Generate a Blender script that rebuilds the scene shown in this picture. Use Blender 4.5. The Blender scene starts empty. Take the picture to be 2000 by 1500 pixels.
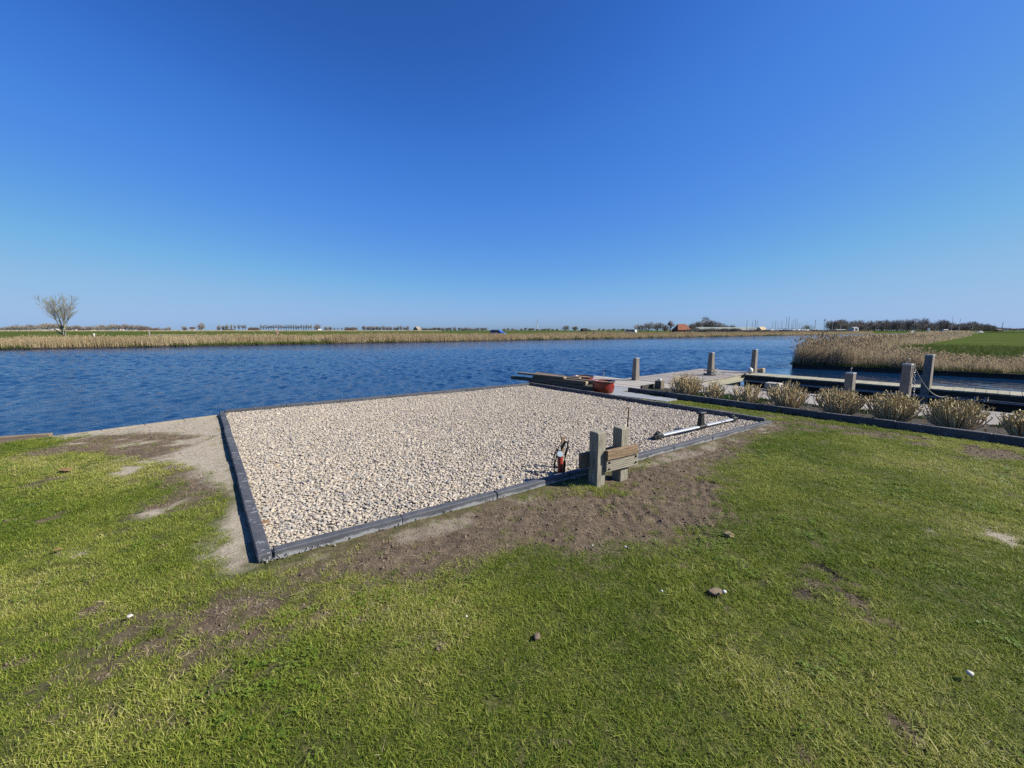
import bpy, math, random
import numpy as np
from mathutils import Vector, Matrix, Euler

S = bpy.context.scene
COL = S.collection
R = math.radians
random.seed(7)

# ------------------------------------------------------------------ camera
FPX = 800.0                       # focal length in pixels of the 2000 px wide photograph
PITCH = math.atan(105 / FPX)
EYE = 1.6
cam = bpy.data.cameras.new('camera')
cam.sensor_width = 36.0
cam.lens = 36.0 * FPX / 2000.0
cam.clip_start = 0.05
cam.clip_end = 12000
cam_ob = bpy.data.objects.new('camera', cam)
COL.objects.link(cam_ob)
cam_ob.location = (0, 0, EYE)
cam_ob.rotation_euler = (math.pi / 2 - PITCH, 0, 0)
S.camera = cam_ob

# ------------------------------------------------------------------ light
SUN_EL, SUN_AZ = R(38), R(-8)     # azimuth counted from +X
world = bpy.data.worlds.new('World')
S.world = world
world.use_nodes = True
wn = world.node_tree
sky = wn.nodes.new('ShaderNodeTexSky')
sky.sky_type = 'NISHITA'
sky.sun_disc = False
sky.sun_elevation = SUN_EL
sky.sun_rotation = math.pi / 2 - SUN_AZ
sky.altitude = 0
sky.air_density = 1.0
sky.dust_density = 0.5
sky.ozone_density = 3.0
# tone response of the phone camera on the clear sky (one curve per channel, the same in every direction)
sc_in = wn.nodes.new('ShaderNodeVectorMath'); sc_in.operation = 'SCALE'; sc_in.inputs['Scale'].default_value = 0.1
crv = wn.nodes.new('ShaderNodeRGBCurve')
sc_out = wn.nodes.new('ShaderNodeVectorMath'); sc_out.operation = 'SCALE'; sc_out.inputs['Scale'].default_value = 10.0
CURVES = (
    [(0, 0.006), (0.080, 0.0235), (0.1005, 0.034), (0.126, 0.052), (0.194, 0.095), (0.329, 0.185), (0.46, 0.270), (1.0, 0.39)],
    [(0, 0.03), (0.14, 0.104), (0.1735, 0.143), (0.2151, 0.200), (0.315, 0.288), (0.455, 0.41), (0.50, 0.445), (1.0, 0.535)],
    [(0, 0.12), (0.265, 0.405), (0.3173, 0.53), (0.3743, 0.65), (0.4824, 0.755), (0.5469, 0.77), (0.70, 0.775), (1.0, 0.78)])
crv.mapping.use_clip = False
crv.mapping.extend = 'HORIZONTAL'
for c_, pts_ in zip(crv.mapping.curves, CURVES):
    c_.points[0].location = pts_[0]; c_.points[1].location = pts_[-1]
    for p_ in pts_[1:-1]: c_.points.new(*p_)
crv.mapping.update()
bgn = wn.nodes['Background']
bgn.inputs[1].default_value = 0.05
wn.links.new(sky.outputs[0], sc_in.inputs[0])
wn.links.new(sc_in.outputs[0], crv.inputs['Color'])
wn.links.new(crv.outputs[0], sc_out.inputs[0])
wn.links.new(sc_out.outputs[0], bgn.inputs[0])

sun_d = bpy.data.lights.new('sun', 'SUN')
sun_d.energy = 5.0
sun_d.angle = R(0.53)
sun_d.color = (1.0, 0.935, 0.82)
sun = bpy.data.objects.new('sun', sun_d)
COL.objects.link(sun)
SUNV = Vector((math.cos(SUN_EL) * math.cos(SUN_AZ), math.cos(SUN_EL) * math.sin(SUN_AZ), math.sin(SUN_EL)))
sun.rotation_euler = SUNV.to_track_quat('Z', 'Y').to_euler()
sun.location = (20, -3, 15)

S.view_settings.view_transform = 'Standard'
S.view_settings.look = 'None'
S.view_settings.exposure = 1.0
S.view_settings.gamma = 1.0
S.view_settings.use_curve_mapping = False
S.cycles.use_denoising = False
S.cycles.max_bounces = 6
S.cycles.transparent_max_bounces = 6

# ------------------------------------------------------------------ geometry of the place
CP, SP = math.cos(PITCH), math.sin(PITCH)


def at(px, py, z=0.0):
    """the point at height z that the photograph shows at (px, py)"""
    x = (px - 1000) / FPX
    y = (750 - py) / FPX
    t = (z - EYE) / (y * CP - SP)
    return (x * t, (CP + y * SP) * t)


def along(px, Y):
    """x of the point at depth Y (near the horizon) seen at column px"""
    return (px - 1000) / FPX * Y * CP


NA = R(40)
NV = Vector((math.cos(NA), math.sin(NA), 0))          # across the landing (n)
SV = Vector((math.sin(NA), -math.cos(NA), 0))         # along it, away from the river (s)


def ns(n, s, z=0.0):
    return (n * NV.x + s * SV.x, n * NV.y + s * SV.y, z)


# ------------------------------------------------------------------ helpers
def link(o):
    COL.objects.link(o)
    return o


def tag(o, label=None, cat=None, group=None, kind=None):
    if label: o['label'] = label
    if cat: o['category'] = cat
    if group: o['group'] = group
    if kind: o['kind'] = kind
    return o


def empty(name, loc=(0, 0, 0), rz=0.0, label=None, cat=None, group=None):
    o = bpy.data.objects.new(name, None)
    o.empty_display_size = 0.1
    link(o)
    o.location = loc
    o.rotation_euler = (0, 0, rz)
    return tag(o, label, cat, group)


class MB:
    def __init__(s):
        s.v = []; s.f = []; s.mi = []; s.sm = []
        s.cur = 0

    def add(s, vs, fs, smooth=False):
        b = len(s.v)
        s.v += [tuple(p) for p in vs]
        for f in fs:
            s.f.append(tuple(i + b for i in f))
            s.mi.append(s.cur); s.sm.append(smooth)

    def box(s, c, d, rz=0.0, M=None, taper=1.0, tilt=None):
        hx, hy, hz = d[0] / 2, d[1] / 2, d[2] / 2
        vs = []
        for z in (-1, 1):
            t = taper if z > 0 else 1.0
            for x, y in ((-1, -1), (1, -1), (1, 1), (-1, 1)):
                vs.append(Vector((x * hx * t, y * hy * t, z * hz)))
        m = Matrix.Rotation(rz, 3, 'Z')
        if tilt is not None:
            m = m @ Euler(tilt).to_matrix()
        if M is not None:
            m = M
        vs = [m @ p + Vector(c) for p in vs]
        s.add(vs, [(3, 2, 1, 0), (4, 5, 6, 7), (0, 1, 5, 4), (1, 2, 6, 5), (2, 3, 7, 6), (3, 0, 4, 7)])

    def bbox(s, c, d, rz=0.0, b=0.006, taper=1.0):
        """box with bevelled long edges and top"""
        hx, hy, hz = d[0] / 2, d[1] / 2, d[2] / 2
        m = Matrix.Rotation(rz, 3, 'Z')
        rings = []
        for z, ins in ((-hz, 0), (hz - b, 0), (hz, b)):
            t = 1 + (taper - 1) * (z + hz) / (2 * hz)
            x, y = hx * t - ins, hy * t - ins
            bb = b
            ring = [(-x + bb, -y), (x - bb, -y), (x, -y + bb), (x, y - bb), (x - bb, y), (-x + bb, y), (-x, y - bb), (-x, -y + bb)]
            rings.append([m @ Vector((p[0], p[1], z)) + Vector(c) for p in ring])
        s.loft(rings, caps=True)

    def loft(s, rings, caps=True, closed=True, smooth=False):
        n = len(rings[0]); vs = []; fs = []
        for r in rings: vs += r
        k = n if closed else n - 1
        for i in range(len(rings) - 1):
            for j in range(k):
                a = i * n + j; b = i * n + (j + 1) % n
                fs.append((a, b, b + n, a + n))
        s.add(vs, fs, smooth)
        if caps:
            s.add(rings[0], [tuple(range(n))[::-1]])
            s.add(rings[-1], [tuple(range(n))])

    def tube(s, pts, r, n=6, caps=True, smooth=True):
        pts = [Vector(p) for p in pts]
        rs = r if isinstance(r, (list, tuple)) else [r] * len(pts)
        rings = []
        up = Vector((0, 0, 1))
        for i, p in enumerate(pts):
            d = (pts[min(i + 1, len(pts) - 1)] - pts[max(i - 1, 0)])
            d = d.normalized() if d.length > 1e-9 else Vector((0, 0, 1))
            a = d.cross(up)
            if a.length < 0.15: a = d.cross(Vector((1, 0, 0)))
            a.normalize(); b = d.cross(a)
            rings.append([p + (a * math.cos(2 * math.pi * k / n) + b * math.sin(2 * math.pi * k / n)) * rs[i] for k in range(n)])
        s.loft(rings, caps, True, smooth)

    def lathe(s, prof, n=24, c=(0, 0, 0), M=None, smooth=True):
        rings = []
        for r, z in prof:
            ring = [Vector((r * math.cos(2 * math.pi * k / n), r * math.sin(2 * math.pi * k / n), z)) for k in range(n)]
            if M is not None: ring = [M @ p for p in ring]
            rings.append([p + Vector(c) for p in ring])
        s.loft(rings, True, True, smooth)

    def prism(s, poly, z0, z1):
        n = len(poly)
        s.loft([[Vector((p[0], p[1], z0)) for p in poly], [Vector((p[0], p[1], z1)) for p in poly]], True)

    def mesh(s, name, mats):
        me = bpy.data.meshes.new(name)
        me.from_pydata(s.v, [], s.f)
        for m in (mats if isinstance(mats, (list, tuple)) else [mats]): me.materials.append(m)
        me.polygons.foreach_set('material_index', s.mi)
        me.polygons.foreach_set('use_smooth', s.sm)
        me.update()
        return me

    def build(s, name, mats, parent=None, **kw):
        o = bpy.data.objects.new(name, s.mesh(name, mats))
        link(o)
        if parent is not None: o.parent = parent
        return tag(o, **kw)


def inst(name, me, parent=None, loc=(0, 0, 0), rot=(0, 0, 0), scl=(1, 1, 1), **kw):
    o = bpy.data.objects.new(name, me)
    link(o)
    if parent is not None: o.parent = parent
    o.location = loc; o.rotation_euler = rot; o.scale = scl
    return tag(o, **kw)


def copy_tree(o, parent=None):
    c = o.copy(); COL.objects.link(c)
    if parent is not None: c.parent = parent
    for ch in list(o.children): copy_tree(ch, c)
    return c


# ------------------------------------------------------------------ numpy noise
_rng = np.random.default_rng(11)
_T = _rng.random((256, 256))


def vnoise(x, y):
    xi = np.floor(x).astype(int); yi = np.floor(y).astype(int)
    fx = x - xi; fy = y - yi
    fx = fx * fx * (3 - 2 * fx); fy = fy * fy * (3 - 2 * fy)
    g = lambda a, b: _T[a & 255, b & 255]
    return (g(xi, yi) * (1 - fx) + g(xi + 1, yi) * fx) * (1 - fy) + (g(xi, yi + 1) * (1 - fx) + g(xi + 1, yi + 1) * fx) * fy


def fbm(x, y, f=1.0, o=4, seed=0):
    t = np.zeros_like(x); a = 0.5; n = 0
    for k in range(o):
        t += a * vnoise(x * f + seed * 17.3 + k * 5.1, y * f + seed * 9.7 + k * 3.3)
        n += a; a *= 0.55; f *= 2.03
    return t / n


def sdf(poly, X, Y):
    """signed distance to a polygon, negative inside"""
    d = np.full(X.shape, 1e9); inside = np.zeros(X.shape, bool)
    n = len(poly)
    for i in range(n):
        ax, ay = poly[i]; bx, by = poly[(i + 1) % n]
        ex, ey = bx - ax, by - ay
        wx, wy = X - ax, Y - ay
        t = np.clip((wx * ex + wy * ey) / (ex * ex + ey * ey + 1e-12), 0, 1)
        d = np.minimum(d, np.hypot(wx - ex * t, wy - ey * t))
        c = ((ay > Y) != (by > Y)) & (X < (bx - ax) * (Y - ay) / ((by - ay) if abs(by - ay) > 1e-9 else 1e-9) + ax)
        inside ^= c
    return np.where(inside, -d, d)


def smooth(a, b, x):
    t = np.clip((x - a) / (b - a), 0, 1)
    return t * t * (3 - 2 * t)


def pxpoly(pts, z=0.0):
    return [at(p[0], p[1], z) for p in pts]


# ------------------------------------------------------------------ materials
AL = 0.59       # all albedos share one scale, matched to the exposure


def _n(nt, t, **kw):
    n = nt.nodes.new(t)
    for k, v in kw.items(): setattr(n, k, v)
    return n


def ramp(nt, stops, src, interp='LINEAR', g=None):
    if g: stops = [(p, tuple(x * g for x in c)) for p, c in stops]
    r = _n(nt, 'ShaderNodeValToRGB')
    cr = r.color_ramp; cr.interpolation = interp
    while len(cr.elements) < len(stops): cr.elements.new(0.5)
    for e, (p, c) in zip(cr.elements, stops):
        e.position = p; e.color = (*c, 1) if len(c) == 3 else c
    nt.links.new(src, r.inputs[0])
    return r.outputs[0]


def noise(nt, scale, detail=4, rough=0.55, stretch=(1, 1, 1), coord='Object', loc=(0, 0, 0)):
    tc = _n(nt, 'ShaderNodeTexCoord'); mp = _n(nt, 'ShaderNodeMapping'); no = _n(nt, 'ShaderNodeTexNoise')
    nt.links.new(tc.outputs[coord], mp.inputs[0]); nt.links.new(mp.outputs[0], no.inputs['Vector'])
    mp.inputs['Scale'].default_value = stretch
    mp.inputs['Location'].default_value = loc
    no.inputs['Scale'].default_value = scale; no.inputs['Detail'].default_value = detail
    no.inputs['Roughness'].default_value = rough
    return no.outputs['Fac']


def mixc(nt, fac, a, b, mode='MIX'):
    m = _n(nt, 'ShaderNodeMix', data_type='RGBA', blend_type=mode)
    for sock, v in ((m.inputs['Factor'], fac), (m.inputs['A'], a), (m.inputs['B'], b)): pass
    ins = [i for i in m.inputs if i.enabled]
    f_, a_, b_ = m.inputs[0], m.inputs[6], m.inputs[7]
    for sock, v in ((f_, fac), (a_, a), (b_, b)):
        if isinstance(v, (int, float)): sock.default_value = v
        elif isinstance(v, (tuple, list)): sock.default_value = (*v[:3], 1)
        else: nt.links.new(v, sock)
    return m.outputs[2]


def newmat(name):
    m = bpy.data.materials.new(name); m.use_nodes = True
    return m, m.node_tree, m.node_tree.nodes['Principled BSDF']


def mat(name, c1, c2=None, scale=6.0, rough=0.8, detail=5, bump=0.0, bscale=None, stretch=(1, 1, 1), metal=0.0, spec=0.3, lo=0.35, hi=0.65,
        speck=None, speckscale=40, vary=0.0):
    m, nt, p = newmat(name)
    p.inputs['Roughness'].default_value = rough
    p.inputs['Metallic'].default_value = metal
    p.inputs['Specular IOR Level'].default_value = spec
    if c2 is None:
        c2 = tuple(x * 0.82 for x in c1)
    f = noise(nt, scale, detail, 0.6, stretch)
    c = ramp(nt, [(lo, c1), (hi, c2)], f, g=AL)
    if speck:
        f2 = noise(nt, speckscale, 3, 0.6)
        k = ramp(nt, [(0.60, (0, 0, 0)), (0.66, (1, 1, 1))], f2)
        c = mixc(nt, k, c, tuple(x * AL for x in speck))
    if vary:
        oi = _n(nt, 'ShaderNodeObjectInfo')
        mr = _n(nt, 'ShaderNodeMapRange'); nt.links.new(oi.outputs['Random'], mr.inputs[0])
        mr.inputs[3].default_value = 1 - vary; mr.inputs[4].default_value = 1 + vary
        mul = _n(nt, 'ShaderNodeVectorMath', operation='SCALE')
        nt.links.new(c, mul.inputs[0]); nt.links.new(mr.outputs[0], mul.inputs['Scale'])
        c = mul.outputs[0]
    nt.links.new(c, p.inputs['Base Color'])
    if bump:
        b = _n(nt, 'ShaderNodeBump'); b.inputs['Strength'].default_value = 1.0; b.inputs['Distance'].default_value = bump
        nt.links.new(noise(nt, bscale or scale * 2, 6, 0.65, stretch), b.inputs['Height'])
        nt.links.new(b.outputs[0], p.inputs['Normal'])
    return m


def leafmat(name, stops, transl=0.35, rough=0.6, attr='tint', nscale=0.6, big=None):
    """blades and leaves: colour by instance, by blade and by a slow noise over the ground"""
    m, nt, p = newmat(name)
    a = _n(nt, 'ShaderNodeAttribute', attribute_type='INSTANCER', attribute_name=attr)
    v = _n(nt, 'ShaderNodeAttribute', attribute_type='GEOMETRY', attribute_name='blade')
    ad = _n(nt, 'ShaderNodeMath', operation='ADD')
    nt.links.new(a.outputs['Fac'], ad.inputs[0]); nt.links.new(v.outputs['Fac'], ad.inputs[1])
    hf = _n(nt, 'ShaderNodeMath', operation='MULTIPLY'); hf.inputs[1].default_value = 0.5
    nt.links.new(ad.outputs[0], hf.inputs[0])
    c = ramp(nt, stops, hf.outputs[0], g=AL)
    nt.links.new(c, p.inputs['Base Color'])
    p.inputs['Roughness'].default_value = rough
    p.inputs['Specular IOR Level'].default_value = 0.25
    tr = _n(nt, 'ShaderNodeBsdfTranslucent'); nt.links.new(c, tr.inputs['Color'])
    mx = _n(nt, 'ShaderNodeMixShader'); mx.inputs[0].default_value = transl
    out = nt.nodes['Material Output']
    nt.links.new(p.outputs[0], mx.inputs[1]); nt.links.new(tr.outputs[0], mx.inputs[2])
    nt.links.new(mx.outputs[0], out.inputs['Surface'])
    return m


M = {}
M['kerb'] = mat('kerb_concrete', (0.070, 0.076, 0.092), (0.110, 0.115, 0.130), 9, 0.75, bump=0.004, bscale=60, speck=(0.30, 0.32, 0.34), speckscale=22, vary=0.10)
def kerbfront():
    m = mat('smeared_kerb_concrete', (0.080, 0.087, 0.107), (0.125, 0.132, 0.152), 9, 0.75, bump=0.004, bscale=60, vary=0.08)
    nt = m.node_tree; p = nt.nodes['Principled BSDF']
    old = p.inputs['Base Color'].links[0].from_socket
    tc = _n(nt, 'ShaderNodeTexCoord'); sx = _n(nt, 'ShaderNodeSeparateXYZ'); nt.links.new(tc.outputs['Object'], sx.inputs[0])
    ad = _n(nt, 'ShaderNodeMath', operation='MULTIPLY_ADD'); ad.inputs[1].default_value = -9.0; ad.inputs[2].default_value = 0.62
    nt.links.new(sx.outputs['Z'], ad.inputs[0])
    su = _n(nt, 'ShaderNodeMath', operation='ADD'); nt.links.new(ad.outputs[0], su.inputs[0]); nt.links.new(noise(nt, 7, 6, 0.7), su.inputs[1])
    k = ramp(nt, [(0.68, (0, 0, 0)), (0.88, (0.75, 0.75, 0.75))], su.outputs[0])
    nt.links.new(mixc(nt, k, old, (0.24, 0.25, 0.26)), p.inputs['Base Color'])
    return m


M['kerb_front'] = kerbfront()
M['wood_grey'] = mat('weathered_grey_wood', (0.43, 0.395, 0.365), (0.30, 0.27, 0.25), 7, 0.85, stretch=(1, 9, 1), bump=0.004, vary=0.13)
M['wood_pale'] = mat('pale_landing_wood', (0.52, 0.49, 0.44), (0.42, 0.39, 0.35), 6, 0.85, stretch=(1, 8, 1), bump=0.003, vary=0.08)
M['wood_post'] = mat('mooring_post_wood', (0.37, 0.325, 0.27), (0.22, 0.19, 0.16), 8, 0.85, stretch=(6, 6, 0.6), bump=0.003, vary=0.08)
M['wood_old'] = mat('old_post_wood', (0.46, 0.43, 0.34), (0.20, 0.185, 0.145), 16, 0.9, stretch=(4, 4, 0.35), bump=0.006, bscale=25)
M['wood_green'] = mat('algae_grey_wood', (0.45, 0.425, 0.315), (0.33, 0.315, 0.23), 6, 0.85, stretch=(6, 1, 1), bump=0.003, vary=0.10)
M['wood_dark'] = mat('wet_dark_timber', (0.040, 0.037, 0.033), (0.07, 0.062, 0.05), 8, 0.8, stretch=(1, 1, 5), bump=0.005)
M['wood_tar'] = mat('old_brown_timber', (0.14, 0.115, 0.08), (0.25, 0.205, 0.145), 5, 0.85, stretch=(8, 1, 8), bump=0.005, vary=0.2)
M['wood_edge'] = mat('weathered_edge_timber', (0.30, 0.24, 0.175), (0.20, 0.155, 0.11), 6, 0.9, stretch=(1, 9, 9), bump=0.003)
M['wood_brown'] = mat('brown_plank_wood', (0.36, 0.255, 0.16), (0.17, 0.115, 0.07), 6, 0.75, stretch=(1.2, 12, 12), bump=0.002)
M['wood_deck'] = mat('grooved_deck_wood', (0.46, 0.425, 0.34), (0.30, 0.275, 0.215), 7, 0.85, stretch=(1, 10, 10), bump=0.002)
M['wood_stake'] = mat('tan_stake_wood', (0.44, 0.30, 0.17), (0.32, 0.21, 0.12), 8, 0.8, stretch=(6, 6, 1))
M['endgrain'] = mat('end_grain_wood', (0.50, 0.42, 0.30), (0.36, 0.29, 0.2), 14, 0.9)
M['steel'] = mat('galvanised_steel', (0.52, 0.54, 0.56), (0.4, 0.42, 0.44), 12, 0.45, metal=0.6)
M['alu'] = mat('brushed_aluminium', (0.58, 0.60, 0.64), (0.48, 0.50, 0.54), 4, 0.5, metal=0.3, stretch=(0.3, 8, 8))
M['black'] = mat('black_plastic', (0.016, 0.016, 0.018), (0.03, 0.03, 0.032), 15, 0.5, bump=0.001)
M['rust'] = mat('rusty_iron', (0.07, 0.04, 0.028), (0.04, 0.026, 0.02), 20, 0.9)
M['red_glaze'] = mat('red_glazed_clay', (0.36, 0.028, 0.018), (0.24, 0.02, 0.015), 5, 0.32, spec=0.5, speck=(0.10, 0.02, 0.015), speckscale=16)
M['rim_glaze'] = mat('dark_brown_glaze', (0.06, 0.025, 0.02), (0.1, 0.035, 0.025), 10, 0.35, spec=0.5)
M['potsoil'] = mat('potting_soil', (0.20, 0.13, 0.08), (0.34, 0.24, 0.15), 14, 0.95, bump=0.02)
M['red_pipe'] = mat('red_plastic_pipe', (0.42, 0.045, 0.025), (0.33, 0.03, 0.02), 10, 0.45, spec=0.5)
M['rope'] = mat('grey_rope', (0.36, 0.35, 0.32), (0.24, 0.23, 0.21), 60, 0.9)
M['white'] = mat('white_paint', (0.78, 0.78, 0.76), (0.68, 0.68, 0.66), 4, 0.5)
M['cap_blue'] = mat('pale_blue_plastic', (0.55, 0.66, 0.74), (0.44, 0.56, 0.66), 60, 0.5)
M['slab'] = mat('grey_concrete_slab', (0.36, 0.39, 0.43), (0.29, 0.31, 0.34), 3, 0.8, bump=0.003, bscale=50)
M['bedsoil'] = mat('dark_shaded_bed_soil', (0.030, 0.024, 0.018), (0.065, 0.052, 0.038), 9, 0.95, bump=0.03, bscale=30)  # dark soil, with the shade under the shrubs also put into its colour
M['gravelbase'] = mat('dark_gravel_bed', (0.34, 0.30, 0.24), (0.45, 0.40, 0.32), 30, 0.95, bump=0.01)
M['mortar'] = mat('mortar_crumbs', (0.50, 0.49, 0.46), (0.36, 0.355, 0.34), 20, 0.95, bump=0.004)
M['stem'] = mat('dry_hydrangea_stem', (0.88, 0.72, 0.43), (0.60, 0.46, 0.26), 10, 0.8, vary=0.1)
M['field'] = mat('meadow_green', (0.066, 0.110, 0.026), (0.115, 0.140, 0.048), 0.09, 1.0, stretch=(1, 1, 1), detail=8, lo=0.3, hi=0.7, spec=0.0)
M['bankland'] = mat('bank_earth', (0.10, 0.085, 0.05), (0.17, 0.14, 0.08), 2, 0.95)
M['asphalt'] = mat('road_asphalt', (0.10, 0.10, 0.10), (0.13, 0.13, 0.125), 3, 0.9)
M['twig'] = mat('hazed_bare_twigs', (0.32, 0.29, 0.255), (0.43, 0.39, 0.345), 0.6, 0.95, vary=0.15, spec=0.0)  # distance haze put into the colour: twigs paler instead of built air
M['bark'] = mat('tree_bark', (0.20, 0.18, 0.13), (0.12, 0.105, 0.08), 3, 0.9)
M['twig_willow'] = mat('willow_twigs', (0.36, 0.34, 0.25), (0.27, 0.255, 0.185), 1.5, 0.95, spec=0.0)
M['bark_willow'] = mat('willow_bark', (0.36, 0.34, 0.26), (0.22, 0.205, 0.155), 2.0, 0.9)
M['leaf_spring'] = mat('fresh_spring_leaf', (0.20, 0.24, 0.06), (0.13, 0.17, 0.045), 1, 0.8)
M['brick'] = mat('red_roof_tiles', (0.33, 0.115, 0.06), (0.25, 0.09, 0.05), 0.8, 0.85)
M['roof_dark'] = mat('dark_roof_tiles', (0.10, 0.075, 0.07), (0.07, 0.06, 0.06), 0.8, 0.8)
M['wall_red'] = mat('red_brick_wall', (0.25, 0.10, 0.06), (0.2, 0.08, 0.05), 2, 0.9)
M['wall_pale'] = mat('pale_rendered_wall', (0.55, 0.52, 0.47), (0.48, 0.45, 0.41), 1, 0.9)
M['wall_tan'] = mat('tan_gable_wall', (0.36, 0.31, 0.25), (0.3, 0.26, 0.21), 1, 0.9)
M['wall_black'] = mat('black_tarred_boards', (0.03, 0.03, 0.033), (0.045, 0.045, 0.05), 2, 0.85)
M['sheet'] = mat('pale_roof_sheet', (0.36, 0.40, 0.36), (0.27, 0.31, 0.28), 0.4, 0.7)
M['canvas'] = mat('tan_canvas', (0.58, 0.46, 0.30), (0.5, 0.39, 0.25), 0.6, 0.85)
M['glass'] = mat('dark_glass', (0.02, 0.024, 0.03), (0.03, 0.035, 0.04), 2, 0.08, spec=0.6)
M['blue_car'] = mat('blue_car_paint', (0.04, 0.16, 0.62), (0.035, 0.14, 0.55), 1, 0.28, spec=0.6)
M['white_car'] = mat('white_car_paint', (0.72, 0.74, 0.76), (0.66, 0.68, 0.7), 1, 0.3, spec=0.6)
M['rubber'] = mat('black_rubber', (0.02, 0.02, 0.02), (0.03, 0.03, 0.03), 5, 0.9)
M['hull_blue'] = mat('dark_blue_hull', (0.03, 0.045, 0.10), (0.04, 0.05, 0.11), 1, 0.5)
M['hull_red'] = mat('dull_red_antifoul', (0.18, 0.05, 0.04), (0.14, 0.04, 0.035), 1, 0.7)
M['mast'] = mat('mast_alloy', (0.6, 0.6, 0.6), (0.5, 0.5, 0.5), 1, 0.5)
M['mast_dark'] = mat('dark_mast', (0.12, 0.12, 0.13), (0.1, 0.1, 0.11), 1, 0.6)
M['skin'] = mat('skin', (0.5, 0.3, 0.22), (0.45, 0.27, 0.2), 5, 0.6)
M['jersey'] = mat('cycling_jersey', (0.5, 0.12, 0.10), (0.65, 0.6, 0.58), 3.5, 0.8, lo=0.48, hi=0.52)
M['dark_cloth'] = mat('dark_cloth', (0.04, 0.04, 0.05), (0.06, 0.06, 0.07), 8, 0.9)
M['clod'] = mat('soil_clod', (0.255, 0.196, 0.138), (0.155, 0.117, 0.080), 30, 0.95, vary=0.2)
M['sandboard'] = mat('sandy_board', (0.44, 0.38, 0.29), (0.33, 0.28, 0.21), 9, 0.95, bump=0.004)
M['shell'] = mat('white_shell', (0.75, 0.73, 0.68), (0.6, 0.58, 0.54), 40, 0.6)
M['drygrass'] = mat('dry_leaf', (0.33, 0.20, 0.09), (0.22, 0.13, 0.06), 20, 0.8)
M['sand_dark'] = mat('quay_boards_lit', (0.30, 0.28, 0.22), (0.2, 0.19, 0.15), 5, 0.9, stretch=(1, 1, 4))

M['grass'] = leafmat('lawn_blades', [(0.0, (0.085, 0.170, 0.012)), (0.28, (0.205, 0.295, 0.030)), (0.52, (0.370, 0.428, 0.062)), (0.76, (0.570, 0.565, 0.140)), (1.0, (0.80, 0.72, 0.38))], 0.38)
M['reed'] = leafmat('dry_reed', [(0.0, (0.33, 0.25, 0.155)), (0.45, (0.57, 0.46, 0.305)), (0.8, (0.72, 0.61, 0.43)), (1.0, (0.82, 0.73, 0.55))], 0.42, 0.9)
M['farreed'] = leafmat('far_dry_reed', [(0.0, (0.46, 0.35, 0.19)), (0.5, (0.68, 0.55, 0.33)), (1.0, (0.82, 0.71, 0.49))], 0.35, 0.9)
M['tuft'] = leafmat('bank_grass', [(0.0, (0.07, 0.115, 0.022)), (0.5, (0.13, 0.19, 0.035)), (0.85, (0.22, 0.25, 0.07)), (1.0, (0.5, 0.43, 0.22))], 0.3, 0.8)
M['leaf_bed'] = leafmat('low_bed_leaf', [(0.0, (0.02, 0.05, 0.012)), (0.5, (0.05, 0.10, 0.02)), (1.0, (0.12, 0.18, 0.04))], 0.3, 0.5)
M['bud'] = mat('hydrangea_bud_leaf', (0.74, 0.62, 0.33), (0.50, 0.44, 0.17), 20, 0.6, vary=0.2)
M['floret'] = mat('dry_flower_head', (0.52, 0.40, 0.25), (0.40, 0.29, 0.17), 20, 0.9)


def gravelmat():
    m, nt, p = newmat('river_gravel')
    a = _n(nt, 'ShaderNodeAttribute', attribute_type='INSTANCER', attribute_name='tint')
    c = ramp(nt, [(0.0, (0.27, 0.265, 0.26)), (0.06, (0.35, 0.335, 0.32)), (0.14, (0.44, 0.41, 0.37)), (0.28, (0.50, 0.435, 0.35)), (0.46, (0.57, 0.49, 0.385)),
                  (0.64, (0.53, 0.45, 0.345)), (0.80, (0.61, 0.535, 0.435)), (0.93, (0.68, 0.62, 0.53)), (0.965, (0.52, 0.36, 0.21)), (1.0, (0.44, 0.29, 0.17))], a.outputs['Fac'], g=AL * 1.03)
    f = noise(nt, 55, 4, 0.6)
    c = mixc(nt, 0.5, c, ramp(nt, [(0.3, (0.72, 0.72, 0.72)), (0.7, (1.12, 1.1, 1.08))], f), 'MULTIPLY')
    nt.links.new(c, p.inputs['Base Color'])
    p.inputs['Roughness'].default_value = 0.75
    return m


M['gravel'] = gravelmat()


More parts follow.
